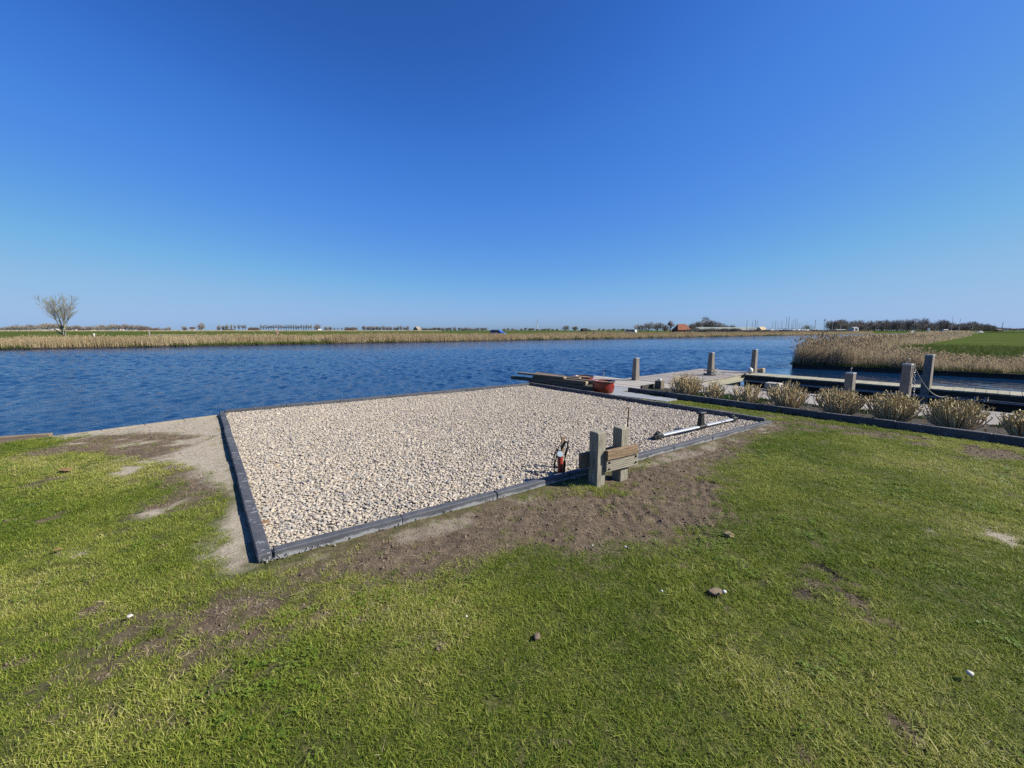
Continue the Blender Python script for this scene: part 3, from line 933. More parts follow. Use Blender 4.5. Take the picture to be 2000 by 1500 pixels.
b.build('far_bank', M['field'], kind='structure')
b = MB()
b.add([fb(T0, 22, 0.0), fb(T1 - 120, 22, 0.0), fb(T1 - 120, 26.5, 0.0), fb(T0, 26.5, 0.0)], [(0, 1, 2, 3)])
b.build('dike_road', M['asphalt'], kind='structure')
# dark timber along the waterline
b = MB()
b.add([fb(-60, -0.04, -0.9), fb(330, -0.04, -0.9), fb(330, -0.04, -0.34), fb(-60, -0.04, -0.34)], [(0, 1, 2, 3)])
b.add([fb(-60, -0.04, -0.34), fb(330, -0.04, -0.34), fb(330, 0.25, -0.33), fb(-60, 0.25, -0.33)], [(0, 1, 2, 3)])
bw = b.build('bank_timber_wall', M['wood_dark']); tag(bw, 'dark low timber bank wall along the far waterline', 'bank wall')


def reeds_far():
    vs = [blade_clump('reed_stand_%d' % k, 46, 0.75, 0.75, 1.35, 0.030, 0.10, M['farreed'], 500 + k, 2, 0.6, 0.35) for k in range(5)]
    n = 30000
    t = np.where(rng.random(n) < 0.55, rng.uniform(-55, 110, n), rng.uniform(110, 330, n)); o = rng.uniform(0.35, 7.5, n)
    edge = fbm(t, o, 0.12, 3, 90)
    hfac = 0.75 + 0.6 * fbm(t, o * 2, 0.16, 3, 91)
    gap = (t > 16) & (t < 33) & (o < 2.2)
    k = (rng.random(n) < (0.35 + 0.9 * edge) * np.exp(-np.maximum(0, o - 4.5) / 1.6)) & ~gap
    t, o, hfac = t[k], o[k], hfac[k]
    P = np.array([fb(a, c, -0.33 + 0.04 * c) for a, c in zip(t, o)]); n = len(P)
    s = rng.uniform(0.85, 1.15, n)
    rot = np.stack([rng.normal(0, .05, n), rng.normal(0, .05, n), rng.uniform(0, 6.283, n)], 1)
    tint = np.clip(0.5 + 1.2 * (fbm(t, o, 0.3, 3, 92) - .5) + rng.normal(0, .15, n), 0, 1)
    hz = s * hfac * np.where(t < 20, 0.72, 0.80) * (1 - 0.03 * o) * rng.uniform(0.75, 1.25, n)
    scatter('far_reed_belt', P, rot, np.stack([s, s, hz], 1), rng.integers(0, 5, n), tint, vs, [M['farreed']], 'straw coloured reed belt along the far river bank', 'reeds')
    # green tussocks at the waterline and a grassy verge behind
    vs = [blade_clump('bank_tuft_%d' % k, 40, 0.5, 0.12, 0.4, 0.03, 0.5, M['tuft'], 520 + k) for k in range(3)]
    n = 9000
    t = rng.uniform(-25, 200, n); o = np.where(rng.random(n) < 0.25, rng.uniform(0.1, 0.6, n), rng.uniform(7, 22, n))
    k = rng.random(n) < np.where(o < 1, smooth(0.5, 0.65, fbm(t, o, 0.35, 3, 93)) + ((t > 14) & (t < 34)) * 0.7, 0.5)
    t, o = t[k], o[k]
    P = np.array([fb(a, c, -0.33 if c < 1 else -0.06) for a, c in zip(t, o)]); n = len(P)
    s = rng.uniform(0.7, 1.4, n)
    rot = np.stack([rng.normal(0, .05, n)] * 2 + [rng.uniform(0, 6.283, n)], 1)
    scatter('bank_grass', P, rot, np.stack([s, s, s], 1), rng.integers(0, 3, n), np.clip(rng.normal(.5, .22, n), 0, 1), vs, [M['tuft']], 'green grass tussocks on the far bank and verge', 'grass')
    # pale dry strip at the end of the meadow
    vs = [blade_clump('strip_reed_%d' % k, 30, 3.0, 0.8, 1.7, 0.22, 0.15, M['farreed'], 540 + k) for k in range(3)]
    n = 2600
    px = rng.uniform(-30, 860, n); Yd = rng.uniform(620, 640, n)
    P = np.stack([(px - 1000) / FPX * Yd * CP, Yd, np.full(n, -0.05)], 1)
    rot = np.stack([np.zeros(n), np.zeros(n), rng.uniform(0, 6.283, n)], 1)
    s = rng.uniform(0.9, 1.3, n)
    scatter('pale_reed_strip', P, rot, np.stack([s, s, s * rng.uniform(.7, 1.2, n)], 1), rng.integers(0, 3, n), rng.uniform(.6, 1, n), vs, [M['farreed']], 'pale dry reed strip at the far end of the meadow', 'reeds')


reeds_far()

# ------------------------------------------------------------------ near reed bank on the right
Q0 = Vector((*at(1547, 718, -0.5), 0)); Q1 = Vector((*at(2000, 741, -0.5), 0))
QD = (Q1 - Q0).normalized()
RB = Vector((249, 240, 0)) - Q0
RD = RB.normalized()


def rb(a, c, z=0.0):
    p = Q0 + QD * a + RD * c
    return (p.x, p.y, z)


b = MB()
LW = 60
b.add([rb(0, 0, -0.34), rb(LW, 0, -0.34), rb(LW, 5, -0.1), rb(0.4, 5, -0.32), ], [(0, 1, 2, 3)])
b.add([rb(0.4, 5, -0.32), rb(LW, 5, -0.1), rb(LW, 9, 0.10), rb(2.6, 9, 0.06), rb(0.4, 9, -0.3)], [(0, 1, 2, 3, 4)])
b.add([rb(0.4, 9, -0.3), rb(2.6, 9, 0.06), rb(8, 340, 0.0), rb(0.4, 340, -0.3)], [(0, 1, 2, 3)])
b.add([rb(2.6, 9, 0.06), rb(LW, 9, 0.10), rb(LW + 200, 20, 0.1), rb(900, 900, 0.05), rb(8, 340, 0.0)], [(0, 1, 2, 3, 4)])
b.add([rb(0, 0, -1.2), rb(0, 0, -0.34), rb(0.4, 5, -0.32), rb(0.4, 340, -0.3), rb(0.4, 340, -1.2)], [(0, 1, 2, 3, 4)])
b.build('reed_bank', M['field'], kind='structure')
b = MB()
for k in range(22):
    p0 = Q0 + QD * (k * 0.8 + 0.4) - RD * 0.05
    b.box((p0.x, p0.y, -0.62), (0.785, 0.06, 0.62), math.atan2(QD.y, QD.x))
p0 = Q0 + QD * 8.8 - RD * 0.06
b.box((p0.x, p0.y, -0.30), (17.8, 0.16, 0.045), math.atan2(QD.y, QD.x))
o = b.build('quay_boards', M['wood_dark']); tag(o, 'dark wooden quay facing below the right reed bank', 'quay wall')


def reeds_near():
    vs = [blade_clump('reed_%d' % k, 22, 0.20, 0.85, 1.6, 0.0100, 0.075, M['reed'], 600 + k, 3, 0.6, 0.12) for k in range(6)]
    P = []; H = []
    n = 5200
    a = rng.uniform(0.05, 18, n); c = rng.uniform(0.15, 4.2, n)
    ed = fbm(a, c, 0.9, 3, 95)
    k = rng.random(n) < (0.16 + 0.8 * ed) * np.where(a < 1.2, 1.5, np.where(a < 5, 1.0, 0.85)) * np.where((a > 4) & (c > 3.0), 0.2, 1.0)
    a, c = a[k], c[k]
    h = np.interp(a, [0, 0.6, 2.5, 4, 6, 18], [0.84, 0.86, 0.78, 0.56, 0.40, 0.36]) * (0.68 + 0.64 * fbm(a, c, 1.5, 3, 96)) * rng.uniform(0.8, 1.15, len(a))
    P.append(np.array([rb(p, q, -0.34 + 0.04 * q) for p, q in zip(a, c)])); H.append(h)
    n = 9000
    c = 4 + (rng.random(n) ** 1.6) * 300; a = 0.4 + rng.random(n) * np.clip(1.6 + 0.045 * c, 1.8, 8)
    P.append(np.array([rb(p, q, -0.3 + 0.05 * p) for p, q in zip(a, c)])); H.append((0.55 + 0.5 * fbm(a, c, 0.3, 3, 97)) * np.where(c < 30, 1.05, 0.9))
    P = np.concatenate(P); H = np.concatenate(H); n = len(P)
    s = rng.uniform(0.85, 1.25, n)
    d = np.hypot(P[:, 0], P[:, 1])
    sx = s * (1 + np.clip((d - 25) / 28, 0, 4))
    rot = np.stack([rng.normal(0, .06, n), rng.normal(0, .06, n), rng.uniform(0, 6.283, n)], 1)
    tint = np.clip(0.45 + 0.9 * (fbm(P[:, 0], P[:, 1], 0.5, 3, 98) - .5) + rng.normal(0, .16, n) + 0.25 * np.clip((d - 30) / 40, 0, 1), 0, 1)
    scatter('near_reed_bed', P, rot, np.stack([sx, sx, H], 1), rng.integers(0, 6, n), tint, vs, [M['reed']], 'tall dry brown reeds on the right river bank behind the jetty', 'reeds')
    vs = [blade_clump('quay_tuft_%d' % k, 40, 0.22, 0.10, 0.34, 0.012, 0.5, M['tuft'], 640 + k) for k in range(4)]
    n = 9000
    a = rng.uniform(0, 34, n); c = np.where(rng.random(n) < 0.3, rng.uniform(0.02, 0.5, n), rng.uniform(3.0, 26, n))
    k = rng.random(n) < np.where(c < 1, 0.5, 0.75)
    a, c = a[k], c[k]
    zz = np.where(c < 1, -0.34, np.interp(c, [3, 5, 9, 40], [-.2, -.15, 0.09, 0.09]))
    kk = (c < 1) | (a > 2.2)
    a, c, zz = a[kk], c[kk], zz[kk]
    P = np.array([rb(p, q, z) for p, q, z in zip(a, c, zz)]); n = len(P)
    s = rng.uniform(0.7, 1.3, n) * np.where(c < 1, 0.8, 1.2)
    rot = np.stack([rng.normal(0, .05, n)] * 2 + [rng.uniform(0, 6.283, n)], 1)
    ti = np.clip(rng.normal(.36, .15, n) + 0.6 * smooth(.62, .7, fbm(P[:, 0] * .35, P[:, 1], 0.25, 3, 99)), 0, 1)
    scatter('right_bank_grass', P, rot, np.stack([s, s, s], 1), rng.integers(0, 4, n), ti, vs, [M['tuft']], 'green meadow grass behind the right reed bed', 'grass')


reeds_near()

# ================================================================== KERBS
def kerb(name, p0, p1, w, h, label, first=1.0, side=0, z0=-0.12, m='kerb'):
    """a line of kerb stones from p0 to p1 (outer edge), each its own part"""
    p0 = Vector((p0[0], p0[1], 0)); p1 = Vector((p1[0], p1[1], 0))
    d = (p1 - p0); Ln = d.length; d.normalize(); nrm = Vector((-d.y, d.x, 0)) * side
    ang = math.atan2(d.y, d.x)
    root = empty(name, tuple(p0), 0, label, 'kerb')
    n = max(1, round(Ln / first)); l = Ln / n
    b = MB(); b.bbox((0, 0, 0), (l - 0.003, w, h - z0), 0, 0.008)
    me = b.mesh('kerb_stone', M[m])
    rg = random.Random(len(label))
    for k in range(n):
        c = d * ((k + 0.5) * l) + nrm * (w / 2)
        inst('kerb_stone', me, root, (c.x + rg.gauss(0, .002), c.y + rg.gauss(0, .002), (h + z0) / 2 + rg.gauss(0, .0025)), (rg.gauss(0, .012), rg.gauss(0, .003), ang + rg.gauss(0, .0025)))
    return root


KW = 0.09
kerb('kerb', PA, PB, KW, 0.042, 'left slate grey kerb of the gravel pad beside the sand', 0.98, -1)
uAD = (Vector((*PD, 0)) - Vector((*PA, 0))).normalized(); uAB = (Vector((*PB, 0)) - Vector((*PA, 0))).normalized()
kerb('kerb', (Vector((*PA, 0)) + uAD * (KW + .004))[:2], PD, 0.08, 0.042, 'front grey kerb of the gravel pad with crumbs of mortar at its foot', 0.98, 1, m='kerb_front')
uDC = (Vector((*PC, 0)) - Vector((*PD, 0))).normalized()
kerb('kerb', (Vector((*PD, 0)) + uDC * 0.094)[:2], PC, KW, 0.078, 'right shaded kerb of the gravel pad running to the timber pile', 0.98, 1)
uBC = (Vector((*PC, 0)) - Vector((*PB, 0))).normalized()
kerb('kerb', (Vector((*PB, 0)) + uBC * (KW + .004))[:2], (Vector((*PC, 0)) - uBC * (KW + .004))[:2], 0.12, 0.06, 'rear kerb of the gravel pad along the river edge', 0.98, -1)
kerb('kerb', ns(9.17, -6.2)[:2], ns(8.98, 4.2)[:2], 0.09, 0.11, 'long dark kerb in front of the hydrangea bed', 1.0, 1)
rg = random.Random(4)
vs = [rock_mesh('mortar_crumb_%d' % k, 1, 60 + k, .6, M['mortar'], .6, False) for k in range(4)]
P = []; sz = []
for k in range(150):
    t = rg.random() ** 1.8
    p = Vector((*PA, 0)) + uAD * (0.03 + t * 7.2) + Vector((uAD.y, -uAD.x, 0)) * abs(rg.gauss(0, 0.02))
    P.append((p.x, p.y, rg.uniform(-0.012, 0.006))); sz.append(rg.uniform(0.006, 0.02) * (1.15 - 0.6 * t))
n = len(P); sz = np.array(sz)
scatter('mortar_crumbs', P, rng.uniform(0, 6.28, (n, 3)), np.stack([sz * 1.6, sz, sz * .8], 1), rng.integers(0, 4, n), rng.random(n), vs, [M['mortar']], 'whitish mortar crumbs along the foot of the front kerb', 'mortar')

# shore edging on the left
def shore_edge():
    p0 = Vector((*at(0, 858), 0)); p1 = Vector((*at(101, 851), 0)); p2 = Vector((*at(426, 809), 0))
    d0 = (p1 - p0).normalized()
    p0 = p0 - d0 * 2.0
    root = empty('timber_edging', tuple(p0), 0, 'brown timber beam edging the lawn at the far left shore', 'edging')
    ln = (p1 - p0).length
    for k in range(2):
        b = MB(); b.bbox((0, 0, 0), (ln / 2 - 0.006, 0.09, 0.30), 0, 0.006)
        c = d0 * (ln * (k + .5) / 2)
        b.build('beam', M['wood_edge'], root).location = (c.x, c.y, -0.11)
        root.children[-1].rotation_euler = (0, 0, math.atan2(d0.y, d0.x))
    d1 = (p2 - p1).normalized(); l1 = (p2 - p1).length
    root = empty('bank_edging', tuple(p1), 0, 'sandy grey edging boards between the timber beam and gravel pad', 'edging')
    n = 4
    for k in range(n):
        b = MB(); b.bbox((0, 0, 0), (l1 / n - 0.005, 0.12, 0.30), 0, 0.006)
        c = d1 * (l1 * (k + .5) / n)
        o = b.build('board', M['sandboard'], root); o.location = (c.x, c.y, -0.165); o.rotation_euler = (0, 0, math.atan2(d1.y, d1.x))


shore_edge()

# ================================================================== LANDING, WALKWAY, DECK, FINGER JETTY
ANG_N = NA; ANG_S = NA - math.pi / 2


def planks(root, name, me, spots, rz, base):
    rg = random.Random(len(spots))
    for (x, y, z) in spots:
        inst(name, me, root, (x - base[0], y - base[1], z - base[2] + rg.gauss(0, .0015)), (rg.gauss(0, .004), rg.gauss(0, .003), rz + rg.gauss(0, .002)), (1, rg.uniform(.995, 1.0), 1))


# walkway (n 10.62 .. 12.5)
base = ns(11.56, -2, 0)
walk = empty('walkway', base, 0, 'grey plank walkway behind the hydrangea bed', 'walkway')
b = MB(); b.bbox((0, 0, 0), (0.192, 1.86, 0.045), 0, 0.004)
me = b.mesh('plank', M['wood_grey'])
planks(walk, 'plank', me, [ns(11.56, -6.15 + 0.2 * k, -0.0225) for k in range(52)], ANG_S, base)
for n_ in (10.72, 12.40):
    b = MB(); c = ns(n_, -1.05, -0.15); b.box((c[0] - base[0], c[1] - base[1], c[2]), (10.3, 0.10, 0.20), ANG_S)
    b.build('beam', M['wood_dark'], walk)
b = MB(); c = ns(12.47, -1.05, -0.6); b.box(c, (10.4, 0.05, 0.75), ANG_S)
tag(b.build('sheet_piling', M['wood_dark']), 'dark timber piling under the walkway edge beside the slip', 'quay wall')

# pale landing between gravel pad and deck (n 8.6..11.5, s -9.2..-6.3)
base = ns(10.3, -8, 0)
landing = empty('landing', base, 0, 'pale cream plank landing at the corner by the red pots', 'landing')
b = MB(); b.bbox((0, 0, 0), (2.95, 0.172, 0.045), 0, 0.004)
me = b.mesh('plank', M['wood_pale'])
planks(landing, 'plank', me, [ns(10.02 + 0.18 * k, -7.72, -0.024) for k in range(9)], ANG_S, base)
b = MB(); c = ns(8.55 + 0.7, -7.85, -0.05); b.box((c[0] - base[0], c[1] - base[1], c[2]), (2.65, 1.36, 0.07), ANG_S)
b.build('sand_bed', M['slab'], landing, label='sandy grey strip under the pots')

# concrete slab beside the pad
b = MB(); b.prism([ns(8.36, -6.75)[:2], ns(8.55, -4.75)[:2], ns(9.02, -4.75)[:2], ns(9.12, -6.45)[:2]], -0.05, 0.006)
tag(b.build('concrete_slab', M['slab']), 'smooth blue grey concrete slab between gravel pad and bed kerb', 'slab')

# river deck
base = ns(14.3, -7, 0)
deck = empty('river_deck', base, 0, 'grey plank deck on the river edge with three mooring posts', 'deck')
b = MB(); b.bbox((0, 0, 0), (1.98, 0.138, 0.045), 0, 0.004)
me = b.mesh('plank', M['wood_grey'])
planks(deck, 'plank', me, [ns(11.72 + 0.145 * k, -7.05, -0.0225) for k in range(38)], ANG_S, base)
for s_ in (-7.95, -6.2):
    b = MB(); c = ns(14.4, s_, -0.16); b.box((c[0] - base[0], c[1] - base[1], c[2]), (5.5, 0.10, 0.22), ANG_N)
    b.build('beam', M['wood_dark'], deck)
for k in range(5):
    for s_ in (-7.7, -6.4):
        b = MB(); c = ns(12.2 + 1.1 * k, s_, -0.7); b.tube([(c[0] - base[0], c[1] - base[1], -1.3), (c[0] - base[0], c[1] - base[1], -0.06)], 0.09, 8)
        b.build('pile', M['wood_dark'], deck)
# end boards of the slip, lit by the sun
base = ns(14.3, -6.08, -0.3)
wallr = empty('slip_end_wall', base, 0, 'upright boards closing the river end of the boat slip', 'quay wall')
b = MB(); b.bbox((0, 0, 0), (0.165, 0.04, 0.62), 0, 0.004)
me = b.mesh('board', M['wood_green'])
planks(wallr, 'board', me, [ns(12.75 + 0.17 * k, -6.07, -0.37) for k in range(20)], ANG_N, base)
b = MB(); b.bbox((0, 0, 0), (3.5, 0.12, 0.10), ANG_N, 0.006)
o = b.build('beam', M['wood_green'], wallr)
c = ns(14.4, -5.98, -0.18); o.location = (c[0] - base[0], c[1] - base[1], c[2] - base[2])

# finger jetty (n 16.1 .. 17.0)
base = ns(16.55, -2, 0)
fing = empty('finger_jetty', base, 0, 'narrow pale green plank jetty on the far side of the boat slip', 'jetty')
b = MB(); b.bbox((0, 0, 0), (0.192, 0.92, 0.04), 0, 0.004)
me = b.mesh('plank', M['wood_green'])
planks(fing, 'plank', me, [ns(16.55, -5.85 + 0.2 * k, -0.02) for k in range(48)], ANG_S, base)
for n_ in (16.16, 16.94):
    b = MB(); c = ns(n_, -1.15, -0.34); b.box((c[0] - base[0], c[1] - base[1], c[2]), (9.6, 0.08, 0.58), ANG_S)
    b.build('side_boards', M['wood_dark'], fing)
b = MB(); c = ns(16.04, -1.15, -0.215); b.bbox((c[0] - base[0], c[1] - base[1], c[2]), (9.6, 0.14, 0.05), ANG_S, 0.006)
b.build('rubbing_strake', M['wood_grey'], fing)
for k in range(4):
    b = MB(); c = ns(16.0, -5.2 + 2.2 * k, -0.7); b.tube([(c[0] - base[0], c[1] - base[1], -1.3), (c[0] - base[0], c[1] - base[1], -0.25)], 0.08, 8)
    b.build('pile', M['wood_dark'], fing)

# ------------------------------------------------------------------ mooring posts
def mooring_post(px, base_xy, z0, ztop, w0, w1, label, pin=True):
    root = empty('mooring_post', (base_xy[0], base_xy[1], 0), ANG_N - R(12), label, 'mooring post', 'mooring posts around the jetty')
    H = ztop - z0; w0 *= .86; w1 *= .88
    b = MB(); b.bbox((0, 0, z0 + H / 2), (w0, w0, H), 0, 0.012, taper=w1 / w0)
    b.build('post', M['wood_post'], root)
    b = MB(); b.bbox((0, 0, ztop + 0.004), (w1 + 0.006, w1 + 0.006, 0.034), 0, 0.005)
    b.build('cap', M['steel'], root)
    if pin:
        b = MB(); b.lathe([(0.011, 0), (0.011, 0.075), (0.02, 0.08), (0.02, 0.092), (0.006, 0.096)], 8, (0, 0, ztop + 0.04))
        b.build('pin', M['steel'], root)
    return root


p1 = mooring_post(1234, ns(11.50, -7.50), -0.05, 0.70, 0.225, 0.165, 'mooring post at the landing corner beside the red pot')
p2 = mooring_post(1387, ns(14.85, -6.62), -0.05, 0.80, 0.235, 0.165, 'mooring post with a rope coiled round its foot on the deck', False)
p3 = mooring_post(1474, ns(17.02, -5.98), -0.9, 0.86, 0.235, 0.17, 'mooring post with white fender blocks where deck meets finger jetty', False)
p4 = mooring_post(1655, ns(12.60, -2.28), -0.9, 0.565, 0.235, 0.185, 'short stout mooring post with tall pin behind the hydrangeas')
p5 = mooring_post(1762, ns(12.62, -1.30), -0.9, 0.84, 0.225, 0.175, 'mooring post with a hanging chain and a slack rope')
p6 = mooring_post(1818, ns(16.15, -1.25), -0.9, 0.91, 0.235, 0.185, 'mooring post standing against the finger jetty', False)


def pline(a, b_, n, sag):
    a = Vector(a); b_ = Vector(b_)
    return [a.lerp(b_, k / n) - Vector((0, 0, sag * 4 * (k / n) * (1 - k / n))) for k in range(n + 1)]


# rope coil at the foot of the second post
b = MB()
cx, cy, _ = ns(14.85, -6.62)
pts = []
for k in range(70):
    a = k * 0.36; r = 0.19 + 0.035 * math.sin(k * 0.7)
    z = 0.02 + 0.24 * max(0, 1 - k / 34) + 0.012 * math.sin(k * 1.3)
    q = ns(14.85 + r * math.cos(a), -6.62 + r * math.sin(a), z)
    pts.append(q)
pts += [ns(15.2, -6.45, 0.015), ns(15.4, -6.55, 0.015), ns(15.55, -6.42, 0.015)]
b.tube(pts, 0.014, 6)
tag(b.build('rope', M['rope']), 'grey rope wound round the foot of the deck post', 'rope')
# slack rope from the chained post to the finger jetty
a0 = ns(12.72, -1.22, 0.82); e0 = (*at(1852, 774.5, -0.19), -0.17); e1 = (*at(1926, 783, -0.19), -0.17)
b = MB()
pts = pline(a0, e0, 16, 0.26) + pline(e0, e1, 6, 0.0)[1:] + [(*at(2000, 791.5, -0.19), -0.16), (*at(2080, 802, -0.19), -0.17)]
b.tube(pts, 0.012, 6)
for px, py in ((1905, 781), (1925, 783)):
    q = (*at(px, py - 1, -0.17), -0.15)
    b.tube([(q[0] - .05, q[1], q[2] - .05), (q[0], q[1] + .02, q[2] + .03), (q[0] + .05, q[1], q[2] + .06), (q[0] + .02, q[1] - .02, q[2] - .04)], 0.018, 6)
tag(b.build('rope', M['rope']), 'slack rope hanging from the chained post to the finger jetty', 'rope')
# chain
b = MB()
for k in range(15):
    z = 0.80 - 0.052 * k
    q = Vector(ns(12.62 + 0.02 * math.sin(k), -1.30 + 0.105 + 0.004 * k, z))
    r = 0.026; axis = NV if k % 2 else SV
    pts = [q + axis * (0.014 * math.cos(t)) + Vector((0, 0, 0.036 * math.sin(t))) for t in [j * math.pi / 4 for j in range(9)]]
    b.tube(pts, 0.0065, 5, caps=False)
tag(b.build('chain', M['steel']), 'steel chain hanging down the post with the slack rope', 'chain')
# fender blocks
for (n_, s_, z_, lab, m_) in ((16.55, -5.93, 0.07, 'white round fender left of the corner mooring post', 'white'), (17.30, -5.80, 0.06, 'tan wooden block right of the corner mooring post', 'endgrain')):
    b = MB(); q = ns(n_, s_, 0)
    if m_ == 'white':
        b.lathe([(0.02, 0.0), (0.085, 0.03), (0.10, 0.10), (0.085, 0.18), (0.035, 0.21), (0.02, 0.23)], 14, q)
    else:
        b.bbox((q[0], q[1], 0.08), (0.26, 0.18, 0.16), ANG_N, 0.02)
        b.tube([(q[0] - .16, q[1] - .05, 0.08), (q[0] - .14, q[1] + .08, 0.09), (q[0] - .02, q[1] - .1, .17), (q[0] - .16, q[1] - .05, 0.08)], 0.03, 6)
    tag(b.build('fender' if m_ == 'white' else 'wooden_block', M[m_]), lab, 'fender' if m_ == 'white' else 'block')
# grey step box on the walkway
q = ns(12.25, -3.62)
ub = empty('step_box', (q[0], q[1], 0), ANG_S, 'small pale grey stepped box at the slip edge of the walkway', 'box')
b = MB(); b.bbox((0, 0, 0.06), (0.30, 0.34, 0.12), 0, 0.006); b.build('lower_step', M['wood_pale'], ub)
b = MB(); b.bbox((-0.20, 0.10, 0.14), (0.34, 0.30, 0.13), 0, 0.006); b.build('upper_step', M['wood_pale'], ub)

# ================================================================== HYDRANGEA BED
b = MB()
b.prism([ns(9.08, -6.2)[:2], ns(9.06, 4)[:2], ns(10.6, 4)[:2], ns(10.6, -6.2)[:2]][::1], -0.1, -0.002)
b.build('bed_soil', M['bedsoil'], kind='structure')
vs = [blade_clump('bed_leaf_%d' % k, 14, 0.10, 0.03, 0.11, 0.028, 0.9, M['leaf_bed'], 700 + k) for k in range(4)]
n = 1700
nn = rng.uniform(9.15, 10.55, n); ss = rng.uniform(-5.9, 3.5, n)
k = rng.random(n) < 1.5 * smooth(0.42, 0.6, fbm(nn, ss, 1.3, 3, 110))
nn, ss = nn[k], ss[k]; n = len(nn)
P = np.array([ns(a, c, -0.005) for a, c in zip(nn, ss)])
s = rng.uniform(.6, 1.2, n)
scatter('bed_ground_cover', P, np.stack([rng.normal(0, .1, n), rng.normal(0, .1, n), rng.uniform(0, 6.28, n)], 1), np.stack([s, s, s], 1), rng.integers(0, 4, n),
        np.clip(rng.normal(.4, .25, n), 0, 1), vs, [M['leaf_bed']], 'low dark green ground cover between the hydrangeas', 'ground cover')
# dead leaves in the bed
vs = [rock_mesh('dead_leaf_%d' % k, 1, 720 + k, 0.12, M['drygrass'], .4, False) for k in range(3)]
n = 700
P = np.array([ns(a, c, 0.004) for a, c in zip(rng.uniform(9.15, 10.5, n), rng.uniform(-6, 3.5, n))])
s = rng.uniform(.02, .06, n)
scatter('bed_leaf_litter', P, np.stack([rng.normal(0, .4, n), rng.normal(0, .4, n), rng.uniform(0, 6.28, n)], 1), np.stack([s, s, s], 1), rng.integers(0, 3, n), rng.random(n), vs, [M['drygrass']],
        'dead brown leaves littering the bed', 'leaf litter')


def hydrangea(n_, s_, H, W, dens, green, seed, label):
    rg = random.Random(seed)
    q = ns(n_, s_)
    root = empty('hydrangea', (q[0], q[1], 0), 0, label, 'shrub', 'bare hydrangea shrubs in the kerbed bed')
    st = MB(); bu = MB(); fl = MB()
    for k in range(dens):
        a = rg.uniform(0, 6.283); rr = math.sqrt(rg.random())
        b0 = Vector((0.20 * W * rr * math.cos(a), 0.20 * W * rr * math.sin(a), -0.01))
        out = 0.52 * W * rr * rg.uniform(0.75, 1.15)
        h = H * rg.uniform(0.62, 1.05) * (1 - 0.30 * rr * rr)
        tip = Vector((out * math.cos(a) + rg.gauss(0, .03), out * math.sin(a) + rg.gauss(0, .03), h))
        mid = b0.lerp(tip, 0.5) + Vector((math.cos(a), math.sin(a), 0)) * 0.06 * W * rr + Vector((rg.gauss(0, .015), rg.gauss(0, .015), 0))
        r0 = rg.uniform(0.0078, 0.0125)
        st.tube([b0, mid, tip], [r0, r0 * .85, r0 * .6], 4, caps=False)
        # side twigs
        for j in range(rg.choice((0, 1, 1, 2))):
            t = rg.uniform(.45, .85); pp = b0.lerp(mid, t * 2) if t < .5 else mid.lerp(tip, t * 2 - 1)
            d = Vector((math.cos(a + rg.uniform(-1.4, 1.4)), math.sin(a + rg.uniform(-1.4, 1.4)), rg.uniform(.9, 2.0))).normalized() * rg.uniform(.07, .16)
            st.tube([pp, pp + d], [r0 * .7, r0 * .45], 3, caps=False)
            tipb(bu, pp + d, rg, green)
        tipb(bu, tip, rg, green)
        for j in range(rg.randint(0, 2)):
            t = rg.uniform(.2, .95); pp = b0.lerp(mid, t * 2) if t < .5 else mid.lerp(tip, t * 2 - 1)
            if rg.random() < green: tipb(bu, pp, rg, 1.0)
    st.build('stem_cluster', M['stem'], root)
    bu.build('buds', M['bud'], root)
    return root


def tipb(mb, p, rg, green):
    n = rg.choice((2, 2, 3)) if rg.random() < 0.35 + 0.6 * green else 1
    L0 = 0.030 + 0.034 * green * rg.random()
    for _ in range(n):
        a = rg.uniform(0, 6.283); e = rg.uniform(.5, 1.4)
        d = Vector((math.cos(a) * math.cos(e), math.sin(a) * math.cos(e), math.sin(e)))
        sd = d.cross(Vector((0.3, .2, 1))).normalized() * L0 * 0.33
        m = p + d * L0 * .5
        up = d.cross(sd).normalized() * L0 * .12
        mb.add([p, m + sd + up, p + d * L0, m - sd + up], [(0, 1, 2), (0, 2, 3)])


def hyd(px, py, topy, wpx, dens, green, seed, label, n0=9.66):
    k = (px - 1000) / FPX
    # column px meets the bed's middle line
    Y = (n0 - NV.x * k * EYE * SP) / (NV.x * k * CP + NV.y)
    x = k * (Y * CP + EYE * SP)
    yy = (750 - topy) / FPX
    H = EYE + (yy * CP - SP) / (CP + yy * SP) * Y
    hydrangea(x * NV.x + Y * NV.y, x * SV.x + Y * SV.y, H * 1.03, min(0.90, 0.80 * wpx / FPX * Y), int(dens * 0.8), green * 0.5, seed, label)


hyd(1338, 778, 730, 76, 190, .35, 21, 'leftmost hydrangea, dense and tan, beside the dark stump')
hyd(1392, 784, 747, 56, 90, .15, 22, 'small thin hydrangea with bare straw stems, second from the left')
hyd(1456, 791, 746, 64, 85, .18, 23, 'open bare hydrangea with the pale walkway seen through it')
hyd(1538, 803, 746, 88, 170, .25, 24, 'tan hydrangea beside the grey step box')
hyd(1638, 816, 759, 98, 260, .5, 25, 'dense budding hydrangea in front of the short stout post')
hyd(1742, 832, 768, 100, 260, .6, 26, 'round greenish hydrangea in front of the chained post')
hyd(1862, 846, 780, 104, 260, .7, 27, 'yellow green budding hydrangea beside the open walkway planks')
hyd(1996, 864, 806, 80, 170, .45, 28, 'dark twiggy hydrangea cut by the right picture edge')

